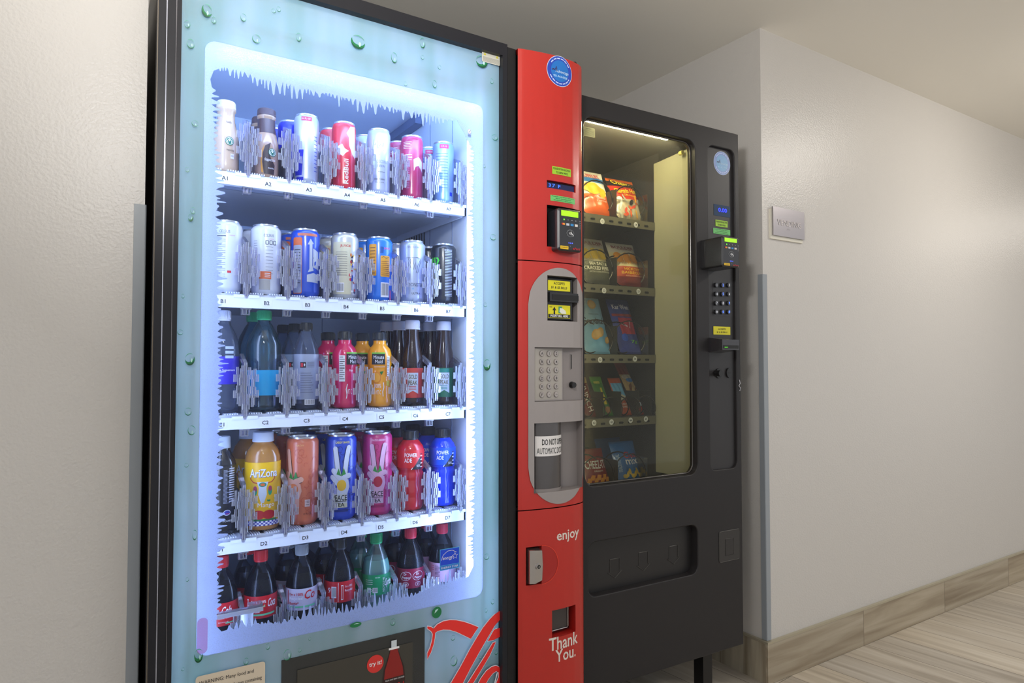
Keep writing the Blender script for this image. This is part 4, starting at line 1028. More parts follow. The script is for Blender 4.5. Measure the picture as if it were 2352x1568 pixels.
# --- row E
zE = zf('E')
co = [(.020, .003), (.027, 0), (.032, .006), (.0335, .02), (.033, .055), (.0345, .066), (.0352, .070), (.0352, .118), (.0345, .124), (.031, .142), (.023, .164), (.0155, .178), (.0128, .184), (.0128, .188)]
pco = profr(co); colam = mat('cola', (14, 8, 10), .2, spec=.15); spr = mat('clear_soda', (176, 196, 196), .1)
def art_cola(kind):
    def art(mb, R, z0, z1):
        f = wrap(R+.0002); g = wrap(R+.0005); h = z1-z0; m_ = (z0+z1)/2
        red_ = col((198, 26, 34)); gr = col((110, 200, 150))
        if kind == 'classic':
            mb.text('Coca-Cola', -.002, m_+.008, f, W3, w=.050, h=.017, shear=.4, bold=.02); mb.text('ORIGINAL TASTE', .006, m_-.008, f, W3, w=.022, h=.0025); mb.rect(.010, .03, z0+.004, z0+.0065, f, gr, 3); mb.text('RECYCLE ME', .006, z0+.008, f, W3, w=.02, h=.002)
        if kind in ('recycled', 'diet'):
            a = W3 if kind == 'recycled' else red_; b = col((150, 210, 150)) if kind == 'recycled' else W3
            x = -.004 if kind == 'recycled' else -.012
            mb.text("I'm a 100%", x, m_+.012, f, a, w=.032, h=.0065, bold=.02); mb.text('Recycled', x-.001, m_+.002, f, b, w=.030, h=.0075, bold=.02); mb.text('Bottle*', x-.005, m_-.008, f, a, w=.022, h=.0065, bold=.02)
            mb.rect(-.034, .034, z0+.006, z0+.010, f, gr, 10)
            if kind == 'recycled': mb.rect(-.030, -.0265, z0+.010, z1-.006, f, W3, 1); mb.rect(-.0293, -.0272, z0+.012, z1-.008, g, red_, 1); mb.text('Coca', .026, m_+.008, f, W3, w=.020, h=.018, shear=.4, bold=.02)
            else: mb.text('Co', .020, m_+.010, f, red_, w=.026, h=.020, shear=.3, bold=.05); mb.rect(-.034, -.032, z0+.012, z1-.004, f, red_, 1)
        if kind == 'zero':
            mb.rect(-.032, -.010, z0+.010, z1-.010, f, W3, 4) if False else None
            bar(mb, -.014, m_, .012, .026, f); mb.text('9', -.026, m_+.004, f, W3, h=.012); mb.rect(-.004, -.003, z0+.002, z1-.002, f, W3, 1); mb.rect(.003, .008, z0+.006, z1-.008, f, W3, 2); mb.rect(.004, .007, z0+.008, z1-.010, g, red_, 1)
            mb.text("I'm a 100%", .022, m_+.012, f, W3, w=.02, h=.005); mb.text('Recycled', .022, m_+.002, f, W3, w=.02, h=.007)
        if kind == 'lemon':
            mb.text('RECYCLE ME', .019, m_, f, W3, w=.034, h=.005, rot=math.pi/2, bold=.02); mb.text('Sprite', .034, m_+.002, f, W3, w=.022, h=.022, shear=.3, bold=.04)
            bar(mb, -.002, z0+.012, .012, .012, f); mb.rect(-.022, -.012, z0+.006, z0+.018, f, col((200, 226, 210)), 2); mb.text('CA CRV', .004, z1-.006, f, W3, w=.012, h=.003)
            for k in range(3): mb.rect(-.026, -.008, z0+.026+k*.005, z0+.0268+k*.005, f, W3, 3)
            mb.ell(-.0105, z0+.012, .0045, .0045, f, W3, 3); mb.ell(-.0105, z0+.012, .0025, .0025, g, col((12, 128, 74)), 3)
        if kind == 'pepper':
            for cu in (-.012, .020):
                mb.ell(cu, m_+.006, .0145, .011, f, W3, 28, .2); mb.ell(cu, m_+.006, .0135, .010, g, col((150, 24, 60)), 28, .2)
                mb.text('Dr', cu-.001, m_+.011, wrap(R+.0008), W3, w=.008, h=.006, bold=.03); mb.text('Pepper', cu+.001, m_+.002, wrap(R+.0008), W3, w=.020, h=.0075, bold=.03)
                mb.ell(cu, m_-.014, .008, .0055, f, W3, 20); mb.ell(cu, m_-.014, .0072, .0048, g, col((150, 24, 60)), 20); mb.text('23', cu, m_-.014, wrap(R+.0008), W3, w=.008, h=.005, bold=.02)
        if kind == 'pink':
            nutr(mb, -.012, m_, .016, .038, R, None, (90, 60, 80)); 
            for k in range(3): mb.rect(-.032, -.022, m_+.006+k*.005, m_+.0072+k*.005, f, col((200, 60, 90)), 2)
    return art
rows = [(515, 'cola_bottle', 'cola bottle with red cap and red script label, leftmost on the lowest shelf', (204, 30, 42), (196, 22, 30), 'classic', 0),
 (605, 'cola_bottle', 'cola bottle with red cap and red recycled-bottle label, second from left on the lowest shelf', (206, 36, 48), (196, 22, 30), 'recycled', 0),
 (698, 'cola_bottle', 'cola bottle with silver grey cap and silver pink label on the lowest shelf', (150, 158, 168), (196, 190, 208), 'diet', 0),
 (785, 'cola_bottle', 'cola bottle with black cap and red barcode label on the lowest shelf', (24, 26, 32), (196, 26, 32), 'zero', 1),
 (867, 'soda_bottle', 'clear lemon soda bottle with green cap and green label on the lowest shelf', (18, 142, 84), (14, 140, 84), 'lemon', 1),
 (945, 'soda_bottle', 'dark soda bottle with red cap and maroon oval-logo label on the lowest shelf', (200, 46, 70), (146, 22, 58), 'pepper', 1),
 (1017, 'soda_bottle', 'dark soda bottle with red cap and pale pink label behind the blue sticker', (200, 46, 70), (206, 170, 200), 'pink', 2)]
ords = ['first', 'second']
for px, nm, lb, cc, lc, kind, nb in rows:
    t = bottle(nm, lb, Xof(px), zE, co, M['pet'] if kind != 'lemon' else M['petgreen'], cc, (.0143, .186, .211), liq=(colam if kind != 'lemon' else spr, .150),
        lab=(mat('label_%s' % kind, lc, .35), .070, .118, pco), art=art_cola(kind), group='soda bottles on the lowest shelf')
    what = {'classic': 'red script', 'recycled': 'recycled-bottle', 'diet': 'silver grey cap', 'zero': 'black cap', 'lemon': 'green cap', 'pepper': 'maroon label', 'pink': 'pale pink label'}[kind]
    nb = max(nb, 1)
    behind(t, nb, .074, ['bottle right behind the %s bottle on the lowest shelf' % what, 'bottle two places behind the %s bottle on the lowest shelf' % what][:nb], -.012)

# ================================================================== RED CONTROL PANEL (part of the drinks machine)
KX = [(.8757, 1.346), (.885, 1.3415), (.91, 1.336), (.9456, 1.330), (.97, 1.327), (.997, 1.326), (1.03, 1.3285), (1.056, 1.335), (1.070, 1.342), (1.080, 1.352), (1.084, 1.366)]
def PY(x):
    if x <= KX[0][0]: return KX[0][1]
    for (a, ya), (b, yb) in zip(KX, KX[1:]):
        if x <= b: return ya+(yb-ya)*(x-a)/(b-a)
    return KX[-1][1]
def RP(px, py):
    Y = 1.33
    for _ in range(6):
        x, z = onY(px, py, Y); Y = PY(x)
    return x, z
def fnR(d): return lambda u, v: (u, PY(u)-d, v)
def rpx(x0, y0, x1, y1):
    """upright rectangle from two image corners on one face"""
    a = RP(x0, y0); b = RP(x1, y1); return a[0], b[0], b[1], a[1]
def grid_panel(mb, x0, x1, zlo, zhi, holes, off, material, nx=26, thick=0):
    xs = sorted(set([x0, x1]+[x for x, _ in KX if x0 < x < x1]+[h for H in holes for h in H[:2]]+[x0+(x1-x0)*i/nx for i in range(nx+1)]))
    xs = [x for i, x in enumerate(xs) if i == 0 or x-xs[i-1] > 1e-5]
    zall = sorted(set([h for H in holes for h in H[2:]]))
    vs = []; fs = []; nz = len(zall)+2
    for x in xs:
        a, b = zlo(x), zhi(x)
        for z in [a]+[min(max(z, a), b) for z in zall]+[b]: vs.append((x, PY(x)-off, z))
    for i in range(len(xs)-1):
        for j in range(nz-1):
            xm = (xs[i]+xs[i+1])/2; zm = (vs[i*nz+j][2]+vs[i*nz+j+1][2]+vs[(i+1)*nz+j][2]+vs[(i+1)*nz+j+1][2])/4
            if any(h[0] < xm < h[1] and h[2] < zm < h[3] for h in holes): continue
            if abs(vs[i*nz+j][2]-vs[i*nz+j+1][2]) < 1e-6 and abs(vs[(i+1)*nz+j][2]-vs[(i+1)*nz+j+1][2]) < 1e-6: continue
            fs.append((i*nz+j, (i+1)*nz+j, (i+1)*nz+j+1, i*nz+j+1))
    mb.add(vs, fs, material)
def recess(mb, H, depth, material, back=None, off=0):
    x0, x1, z0, z1 = H; yb = max(min(PY(x0), PY(x1), PY((x0+x1)/2))+depth, PY(x1)+.0015); n = 5
    xs = [x0+(x1-x0)*i/n for i in range(n+1)]
    for zz, fl in ((z0, 0), (z1, 1)):
        vs = [(x, PY(x)-off, zz) for x in xs]+[(x, yb, zz) for x in xs]
        mb.add(vs, [(i, i+1, n+2+i, n+1+i) if not fl else (i, n+1+i, n+2+i, i+1) for i in range(n)], material)
    mb.add([(x0, PY(x0)-off, z0), (x0, yb, z0), (x0, yb, z1), (x0, PY(x0)-off, z1)], [(0, 1, 2, 3)], material)
    mb.add([(x1-.0002, PY(x1)-off, z0), (x1-.0002, yb, z0), (x1-.0002, yb, z1), (x1-.0002, PY(x1)-off, z1)], [(0, 3, 2, 1)], material)
    mb.add([(x0, yb, z0), (x1, yb, z0), (x1, yb, z1), (x0, yb, z1)], [(0, 1, 2, 3)], back or material)
    return yb
RX0, RX1 = .8757, 1.084
z_s1 = RP(1190, 597)[1]; z_s2 = RP(1190, 1173)[1]
H_disp = rpx(1256, 413, 1322, 443)
H_card = rpx(1256, 470, 1335, 577)
H_bill = rpx(1256, 632, 1325, 739)
H_key = rpx(1227, 797, 1337, 918)
H_low = rpx(1226, 972, 1337, 1117)
H_cup = rpx(1268, 1402, 1322, 1450)
H_lock = rpx(1208, 1257, 1244, 1340)
for H in (H_disp, H_card, H_bill, H_key, H_low, H_cup, H_lock): assert H[0] < H[1] and H[2] < H[3], H
lo = lambda v: (lambda x: v)
g_ = .0012
mb = MB(); grid_panel(mb, RX0, RX1, lo(z_s1+g_), lo(1.838), [H_disp, H_card], 0, M['red']); recess(mb, H_disp, .012, M['reddark'], M['pit']); recess(mb, H_card, .03, M['dark'], M['pit'])
vs = [(x, y, 1.838) for x, y in KX]+[(1.084, 1.40, 1.838), (RX0, 1.40, 1.838)]; mb.add(vs, [tuple(range(len(vs)))], M['red'])
mb.build('control_panel_top', CK, 30, 'red curved upper control panel')
gc = (RX0+.0+RX1)/2+.006; gx0 = RP(1212, 800)[0]; gx1 = 1.0765; gzt = (RP(1270, 614)[1]); gzb = RP(1270, 1158)[1]
gm_ = (gx0+gx1)/2; gr_ = (gx1-gx0)/2; ry = .094
def ghi(x): return gzt-ry+ry*math.sqrt(max(0, 1-((x-gm_)/gr_)**2))
def glo(x): return gzb+ry-ry*math.sqrt(max(0, 1-((x-gm_)/gr_)**2))
mb = MB(); grid_panel(mb, RX0, RX1, lo(z_s2+g_), lo(z_s1-g_), [H_bill, H_key, H_low], 0, M['red'])
mb.box(RX0+.002, RX1-.004, 1.362, 1.372, z_s1-.004, z_s1+.004, M['pit'], 'lr'); mb.box(RX0+.002, RX1-.004, 1.362, 1.372, z_s2-.004, z_s2+.004, M['pit'], 'lr')
mb.build('control_panel_middle', CK, 30, 'red curved middle control panel')
mb = MB(); grid_panel(mb, RX0, RX1, lo(.075), lo(z_s2-g_), [H_cup, H_lock], 0, M['red']); recess(mb, H_lock, .02, M['reddark'], M['reddark'])
mb.build('control_panel_bottom', CK, 30, 'red curved lower panel')
mb = MB(); mb.box(RX0+.002, CX1-.008, 1.374, 1.404, .075, 1.836, M['pit']); mb.box(CX1-.008, 1.084, 1.366, 1.404, .075, 1.836, M['black']); mb.build('panel_backing', CK)
mb = MB(); grid_panel(mb, gx0, gx1, glo, ghi, [H_bill, H_key, H_low], .0022, M['grey'], 40)
recess(mb, H_bill, .030, M['greyd'], M['pit'], .0022); recess(mb, H_key, .010, M['greyd'], M['greyd'], .0022); recess(mb, H_low, .036, M['greyd'], M['greyd'], .0022)
gp = mb.build('grey_inset', CK, 30, 'warm grey oval inset panel')
# hinge pin
mb = MB(); u, v = RP(1330, 148); mb.lathe([(.006, 1.836), (.006, 1.851), (.004, 1.854)], M['dark'], 16, 1.062, 1.358); mb.build('hinge_pin', CK)
# round sticker
def round_sticker(mb, cu, cv, r, fnf, faded=False):
    b1, b2_, b3_ = ((40, 70, 175), (30, 110, 190), (205, 215, 235)) if not faded else ((130, 150, 200), (120, 165, 205), (190, 205, 230))
    mb.ell(cu, cv, r, r, fnf(.0005), col(b3_), 40); mb.ell(cu, cv, r*.965, r*.965, fnf(.0008), col(b1, .3), 40)
    mb.ell(cu, cv, r*.70, r*.70, fnf(.0011), col(b2_, .3), 36)
    if True:
        for a0, a1 in ((30, 150), (205, 335)):
            P = [(cu+r*.82*math.cos(math.radians(a)), cv+r*.82*math.sin(math.radians(a))) for a in range(a0, a1, 4)]
            for i in range(0, len(P)-1): 
                if i % 5 != 4: mb.line(P[i:i+2], r*.07, fnf(.0012), col((190, 205, 240)))
        mb.text('Advantage', cu+r*.16, cv-r*.06, fnf(.0015), col((200, 225, 240)), w=r*1.05, h=r*.24, shear=.2); mb.text('951-963-8228', cu+r*.02, cv-r*.36, fnf(.0015), col((180, 215, 240)), w=r*1.1, h=r*.14, bold=.02)
        mb.line([(cu-r*.62, cv+r*.0), (cu-r*.5, cv+r*.06), (cu-r*.42, cv+r*.0), (cu-r*.28, cv+r*.26), (cu-r*.26, cv-r*.06)], r*.07, fnf(.0015), col((60, 30, 70)))
mb = MB(); u, v = RP(1286, 164); ru = (RP(1286, 129)[1]-RP(1286, 199)[1])/2; round_sticker(mb, u, v, ru, fnR); mb.build('round_sticker', CK, None, 'round blue service sticker near the top')
gy = col((152, 196, 44)); gg = col((104, 190, 104))
def sticker(name, rect, color, lines, fnf, lab, h=.2, parent=None):
    mb = MB(); x0, x1, z0, z1 = rect; mb.rect(x0, x1, z0, z1, fnf(.0006), color, 6); n = len(lines)
    for i, (s_, wf) in enumerate(lines):
        mb.text(s_, (x0+x1)/2, z1-(z1-z0)*(i+.5)/n*.92-(z1-z0)*.04, fnf(.0010), INK, w=(x1-x0)*wf, h=(z1-z0)*h, bold=.015)
    return mb.build(name, parent or CK, None, lab)
sticker('notice_sticker', rpx(1268, 381, 1311, 407), gy, [('PLEASE ENTER SELECTION', .9), ('TO DISPLAY PRICE', .62)], fnR, 'lime green notice sticker above the display', .26)
sticker('notice_sticker', rpx(1264, 447, 1320, 470), gg, [('Posted cash price reflects a', .9), ('$0.10 discount from', .62), ('credit/debit card price.', .78)], fnR, 'green price notice sticker below the display', .16)
x0, x1, z0, z1 = H_disp; yb = min(PY(x0), PY(x1))+.006
mb = MB(); mb.box(x0+.002, x1-.002, yb, yb+.004, z0+.002, z1-.003, mat('display_navy', (14, 18, 74), .15))
mb.text('37 F', x0+(x1-x0)*.30, (z0+z1)/2, flatY(yb-.0006), mat('display_blue', (60, 110, 255), .4, emit=1.6), w=(x1-x0)*.40, h=(z1-z0)*.42, space=1.1)
mb.build('display', CK, None, 'navy display reading 37 F')

def card_reader(parent, x0, x1, z0, z1, yf, yb, side):
    """payment terminal; front face at yf"""
    mb = MB(); W = x1-x0; H = z1-z0; b = .004
    P = rrpts(x0, x1, z0, z1, .006, 4)
    n = len(P); q = [(x, yf, z) for x, z in rrpts(x0+b, x1-b, z0+b, z1-b, .005, 4)]+[(x, yf+.004, z) for x, z in P]+[(x, yb, z) for x, z in P]
    fs = [tuple(range(n))]+[(i, n+i, n+(i+1) % n, (i+1) % n) for i in range(n)]+[(n+i, 2*n+i, 2*n+(i+1) % n, n+(i+1) % n) for i in range(n)]
    mb.add(q, fs, mat('reader_shell', (34, 34, 37), .25, coat=.3)); o = mb.build('card_reader', parent, None, 'black contactless card reader with green screen')
    f = lambda d: flatY(yf-d)
    mb = MB(); mb.rect(x0+W*.12, x0+W*.84, z1-H*.18, z1-H*.05, f(.0006), mat('lcd_green', (150, 214, 24), .4, emit=.75)); mb.build('screen', o, None, 'lime green screen')
    mb = MB()
    for i in range(4):
        mb.ell(x0+W*(.24+.165*i), z1-H*.265, .0018 if i == 0 else .0012, .0018 if i == 0 else .0012, f(.0008), mat('led_green', (90, 240, 40), .4, emit=3) if i == 0 else col((180, 184, 186)), 10)
    for i in range(3): mb.ell(x0+W*(.44+.07*i), z0+H*.195, .0013, .0013, f(.0008), mat('led_blue', (60, 80, 255), .4, emit=4), 8)
    mb.build('indicator_lights', o)
    mb = MB()
    mb.ell(x0+W*.18, z1-H*.37, .0034, .0026, f(.0006), col((206, 60, 40)), 12); mb.ell(x0+W*.235, z1-H*.37, .0034, .0026, f(.0007), col((226, 150, 50)), 12)
    for i, c_ in enumerate(((190, 196, 206), (50, 130, 190), (214, 206, 200))): mb.rect(x0+W*(.33+.18*i), x0+W*(.46+.18*i), z1-H*.40, z1-H*.345, f(.0006), col(c_))
    cx_, cz = x0+W*.5, z1-H*.575
    mb.line([(cx_+.011*math.cos(math.radians(a)), cz+.0085*math.sin(math.radians(a))) for a in range(0, 361, 18)], .0007, f(.0007), col((150, 154, 156)))
    for k in range(4): mb.line([(cx_-.004+k*.0022+.0016*math.cos(math.radians(a)), cz+(.002+.001*k)*math.sin(math.radians(a))) for a in (-70, -35, 0, 35, 70)], .0008, f(.0007), W3)
    mb.line([(cx_+.010, cz-.006), (cx_+.006, cz-.001), (cx_+.003, cz+.001)], .0016, f(.0007), W3)
    mb.rrect(x0+W*.08, x0+W*.42, z0+H*.04, z0+H*.115, .001, f(.0006), col((226, 184, 28))); mb.text('COMPLETE', x0+W*.25, z0+H*.078, f(.0010), INK, w=W*.28, h=H*.026, bold=.02)
    mb.text('ePort', x0+W*.76, z0+H*.075, f(.0008), col((196, 40, 44)), w=W*.32, h=H*.055, bold=.03, shear=.2)
    for k in range(5): mb.rect(x1-W*.12, x1-W*.05, z1-H*(.25+.045*k), z1-H*(.262+.045*k), f(.0006), col((130, 132, 134)))
    mb.ell(x0+W*.5, z0+H*.12, .0011, .0011, f(.0007), col((120, 120, 124)), 8)
    mb.build('face_print', o)
    mb = MB(); mb.box(x1-.0005, x1+.0025, yf+.006, yf+.018, z0+H*.55, z1-H*.05, M['pit']); mb.build('card_slot', o)
    return o
YR = 1.318-.018
a = onY(1282, 474, YR); b = onY(1338, 570, YR); zt_ = onY(1282, 474, YR)[1]; zb_ = onY(1282, 575, YR)[1]
card_reader(CK, a[0], b[0]-.002, zb_+.001, zt_-.002, YR, 1.345, 0)
# bill acceptor
def bill_acceptor(parent, H, yf, depth, snout):
    x0, x1, z0, z1 = H; W = x1-x0; HH = z1-z0; k = M['dark']
    mb = MB(); mb.box(x0+.003, x1-.012, yf, yf+depth, z0+.004, z1-.006, k); o = mb.build('bill_acceptor', parent, None, 'black banknote acceptor with yellow labels')
    mb = MB(); zs0, zs1 = z0+HH*.43, z0+HH*.63
    mb.box(x0+.006, x1-.002, yf-snout, yf, zs0, zs1, mat('acceptor_nose', (38, 38, 40), .3)); mb.box(x0+.012, x1-.0015, yf-snout-.0008, yf-snout, zs0+.004, zs1-.005, M['pit']); mb.build('note_slot', o)
    yl = col((222, 212, 22)); mb = MB()
    a0, a1 = x0+W*.08, x1-W*.20
    mb.rect(a0, a1, z1-HH*.32, z1-HH*.09, flatY(yf-.0006), yl)
    mb.text('ACCEPTS', (a0+a1)/2, z1-HH*.155, flatY(yf-.001), INK, w=W*.36, h=HH*.055, bold=.02, shear=.1); mb.text('$1 & $5 BILLS', (a0+a1)/2, z1-HH*.25, flatY(yf-.001), INK, w=W*.52, h=HH*.06, bold=.02, shear=.1)
    mb.build('accepts_label', o, None, 'yellow label reading ACCEPTS $1 & $5 BILLS')
    mb = MB(); mb.rect(a0, a1, z0+HH*.07, z0+HH*.36, flatY(yf-.0006), yl); mb.rect(a0+.001, a1-.001, z0+HH*.08, z0+HH*.155, flatY(yf-.001), INK)
    mb.text('INSERT BILL HERE', (a0+a1)/2, z0+HH*.118, flatY(yf-.0014), W3, w=W*.58, h=HH*.05, bold=.02, shear=.1)
    cx_ = a0+(a1-a0)*.28; mb.poly([(cx_-.0025, z0+HH*.155), (cx_+.0025, z0+HH*.155), (cx_+.0022, z0+HH*.24), (cx_+.006, z0+HH*.24), (cx_, z0+HH*.32), (cx_-.006, z0+HH*.24), (cx_-.0022, z0+HH*.24)], flatY(yf-.001), INK)
    cx_ = a0+(a1-a0)*.55; mb.rect(cx_-.006, cx_+.005, z0+HH*.18, z0+HH*.33, flatY(yf-.001), col((60, 150, 110)))
    mb.poly([(cx_-.002, z0+HH*.30), (cx_+.006, z0+HH*.29), (cx_+.016, z0+HH*.24), (cx_+.018, z0+HH*.17), (cx_+.004, z0+HH*.17), (cx_-.003, z0+HH*.21)], flatY(yf-.0014), col((226, 226, 214)))
    mb.text('mei', a0+(a1-a0)*.12, z0+HH*.315, flatY(yf-.001), INK, w=W*.08, h=HH*.03, bold=.02)
    mb.build('insert_label', o, None, 'yellow label reading INSERT BILL HERE')
    mb = MB()
    for fx in (.35, .55): mb.poly([(x0+W*fx, z1-HH*.37), (x0+W*fx+.003, z1-HH*.37), (x0+W*fx+.0005, z1-HH*.355)], flatY(yf-.0006), mat('arrow_green', (190, 230, 40), .4, emit=.6))
    mb.build('arrow_lights', o)
bill_acceptor(CK, H_bill, PY((H_bill[0]+H_bill[1])/2)+.010, .018, .012)
# keypad
x0, x1, z0, z1 = H_key; yk = max(min(PY(x0), PY(x1), PY((x0+x1)/2))+.010, PY(x1)+.0015)
kx1 = RP(1299, 850)[0]
mb = MB(); mb.box(x0, kx1, yk-.0045, yk+.002, z0+.001, z1-.001, M['grey']); mb.box(x0+.003, kx1-.003, yk-.0048, yk-.0044, z0+.004, z1-.004, mat('keypad_field', (166, 160, 152), .45)); kp = mb.build('keypad', CK, None, 'grey keypad with letters A to F and digits')
keys = ['A12', 'B34', 'C56', 'D78', 'E90', 'F*C']
for j in range(6):
    for i in range(3):
        kx = x0+(kx1-x0)*(.26+.245*i); kz = z1-(z1-z0)*(.115+.152*j)
        mb = MB(); mb.cylY(kx, kz, .0062, yk-.0078, yk-.0045, M['greyd'], 20, .0072); mb.cylY(kx, kz, .0052, yk-.0086, yk-.0078, mat('key_cap', (170, 163, 160), .4), 20, .0062)
        s_ = keys[j][i]
        if s_ == 'C' and j == 5: mb.text('CLR', kx, kz, flatY(yk-.0090), INK, w=.0055, h=.0018)
        else: mb.text(s_, kx, kz, flatY(yk-.0090), INK, h=.0068 if s_ != '*' else .002, bold=.01)
        mb.build('key', kp)
sx, sz0 = RP(1319, 846)[0], RP(1319, 847)[1]; sz1 = RP(1319, 814)[1]
mb = MB(); mb.box(sx-.0014, sx+.0014, yk-.0012, yk+.001, sz0, sz1, M['pit']); mb.box(sx-.003, sx-.0014, yk-.001, yk, sz0-.002, sz1+.001, col((120, 114, 112))); mb.build('coin_slot', CK)
u, v = RP(1320, 884); mb = MB(); mb.cylY(u, v, .0085, yk-.003, yk, M['dark'], 24); mb.cylY(u, v, .0068, yk-.012, yk-.003, M['dark'], 24); mb.build('reject_button', CK, 40, 'round black coin return button')
# lower drum compartment
x0, x1, z0, z1 = H_low; xd1 = RP(1303, 1040)[0]; rD = (xd1-x0)/2; cx_ = (x0+xd1)/2; yd = PY(cx_)+.034
mb = MB(); n = 20; dm = mat('smoked_drum', (74, 70, 70), .22, coat=.4)
vs = []
for z in (z0, z1):
    for i in range(n+1):
        a = math.pi*i/n; vs.append((cx_-rD*math.cos(a), yd-rD*.72*math.sin(a), z))
mb.add(vs, [(i, i+1, n+2+i, n+1+i) for i in range(n)], dm)
fd = lambda d: (lambda u, v: (u, yd-(rD*.72)*math.sqrt(max(0, 1-((u-cx_)/(rD))**2))-d, v))
def drum_band(za, zb, m_, d, u0=x0+.0005, u1=xd1-.0005): mb.rect(u0, u1, za, zb, fd(d), m_, 24)
drum_band(z0, z0+.008, M['greyd'], .0008)
o_ = mb.build('dispensing_drum', CK, 40, 'smoked grey automatic door drum')
mb = MB(); zl1, zl0 = RP(1260, 1001)[1], RP(1260, 1047)[1]; drum_band(zl0, zl1, col((226, 222, 220)), .001, x0+.008)
hz = zl1-zl0
mb.text('DO NOT OPEN', cx_+.008, zl0+hz*.70, fd(.0016), INK, w=rD*1.55-.006, h=hz*.30, bold=.02); mb.text('AUTOMATIC DOOR', cx_+.003, zl0+hz*.26, fd(.0016), INK, w=rD*1.80-.006, h=hz*.30, bold=.02)
mb.build('drum_label', o_, None, 'white label reading DO NOT OPEN AUTOMATIC DOOR')
# enjoy / thank you
mb = MB(); ww = mat('panel_white', (226, 216, 206), .4)
def rtext(s_, px0, py0, px1, py1, bold=.035):
    pm = ((px0+px1)/2, (py0+py1)/2); u, v = RP(*pm); w_ = RP(px1, pm[1])[0]-RP(px0, pm[1])[0]; return u, v, w_
for s_, a_, hh in (('enjoy', (1281, 1213, 1331, 1246), .0305), ('Thank', (1264, 1455, 1329, 1490), .0315), ('You.', (1277, 1483, 1323, 1518), .0300)):
    u, v, w_ = rtext(s_, *a_); mb = MB(); mb.text(s_, u, v, fnR(.0006), ww, w=w_, h=hh, bold=.03); mb.build('lettering', CK, None, 'cream lettering reading ' + s_)
# lock handle with half round finger recess
x0, x1, z0, z1 = H_lock; u2 = RP(1281, 1297)[0]; zm = (z0+z1)/2
mb = MB(); rH = (z1-z0)/2
P = [(x1+ (u2-x1)*math.cos(math.radians(a)), zm+rH*1.02*math.sin(math.radians(a))) for a in range(-90, 91, 10)]
mb.poly([(p[0], p[1]) for p in P], fnR(.0008), M['reddark']); mb.line(P, .0016, fnR(.0016), mat('recess_edge', (222, 64, 44), .3)); mb.build('finger_recess', CK)
yl_ = PY(x0)
mb = MB(); a0, a1 = x0+.004, x1-.002
ch = mat('chrome', (190, 186, 184), .18, .95)
vs = [(a0, yl_+.004, z0+.004), (a0, yl_-.010, z0+.006), (a0+.012, yl_-.016, z0+.006), (a1, yl_-.013, z0+.010), (a1+.002, yl_-.013, zm), (a1, yl_-.013, z1-.010), (a0+.012, yl_-.016, z1-.006), (a0, yl_-.010, z1-.006), (a0, yl_+.004, z1-.004), (a1, yl_+.004, z0+.004), (a1, yl_+.004, z1-.004)]
mb.add(vs, [(0, 1, 7, 8), (1, 2, 6, 7), (2, 3, 4, 5, 6), (0, 9, 3, 2, 1), (8, 7, 6, 5, 10), (9, 10, 5, 4, 3)], ch); hd = mb.build('lock_handle', CK, None, 'chrome locking handle')
mb = MB(); cx_ = (a0+a1)/2+.004; mb.cylY(cx_, zm, .0072, yl_-.0185, yl_-.014, ch, 24); mb.cylY(cx_, zm, .0045, yl_-.0190, yl_-.0184, M['pit'], 20); mb.cylY(cx_, zm, .002, yl_-.0194, yl_-.0189, ch, 10); mb.build('keyhole', hd, 40)
# coin cup
mb = MB(); yb = recess(mb, H_cup, .032, M['reddark'], M['dark']); x0, x1, z0, z1 = H_cup
mb.build('coin_cup', CK, None, 'red recessed coin return cup')
mb = MB(); mb.box(x0+.002, x1-.014, yb-.010, yb-.006, z0+.010, z1, mat('coin_flap', (70, 64, 62), .3))
mb.tube([(x0+.002, yb-.012, z0+.009), (x1-.014, yb-.012, z0+.009), (x1-.012, yb-.012, z0+.012), (x1-.012, yb-.012, z1)], .0016, ch, 8); mb.build('coin_flap', CK)

# ================================================================== SNACK MACHINE
PV = Vector((1.752, 1.390, 0)); RA = math.radians(-1.9)
SM = thing('snack_vending_machine', 'tall black snack vending machine with window and keypad, right of the red panel', 'vending machine', PV, RA)
cR, sR = math.cos(RA), math.sin(RA)
def SL(px, py, ly):
    """image point -> machine-local (x, z) on the local plane y = ly (front face is y = 0)"""
    d = ray(px, py); nx, ny = -sR, cR            # plane normal (local y axis)
    t = (ly+PV.x*nx+PV.y*ny)/(d.x*nx+d.y*ny); wx, wy, wz = d.x*t-PV.x, d.y*t-PV.y, CAMZ+d.z*t
    return wx*cR+wy*sR, wz
def SW(lx, ly, z): return (PV.x+lx*cR-ly*sR, PV.y+lx*sR+ly*cR, z)
ZT = SL(1697, 309, 0)[1]; ZB = SL(1711, 1478, 0)[1]
SWD = .662; bk = M['blackt']
wl, wr = SL(1347, 700, 0)[0]-.006, SL(1600, 700, 0)[0]; wt = SL(1470, 297, 0)[1]+.004; wb = SL(1480, 1103, 0)[1]
dl, dr = SL(1352, 1300, 0)[0], SL(1603, 1280, 0)[0]; dt = SL(1560, 1211, 0)[1]; db = SL(1500, 1340, 0)[1]
cl_, cr_ = SL(1629, 700, 0)[0], SL(1690, 700, 0)[0]; ct, cb = SL(1660, 340, 0)[1], SL(1665, 1077, 0)[1]
slab('door', [(-SWD, ZB), (0, ZB), (0, ZT), (-SWD, ZT)], [list(reversed(rrpts(wl, wr, wb, wt, .032, 8))), list(reversed(rrpts(dl, dr, db, dt, .026, 8))), list(reversed(rrpts(cl_, cr_, cb, ct, .022, 8)))], 0, .034, bk, SM, .003, 'black textured door')
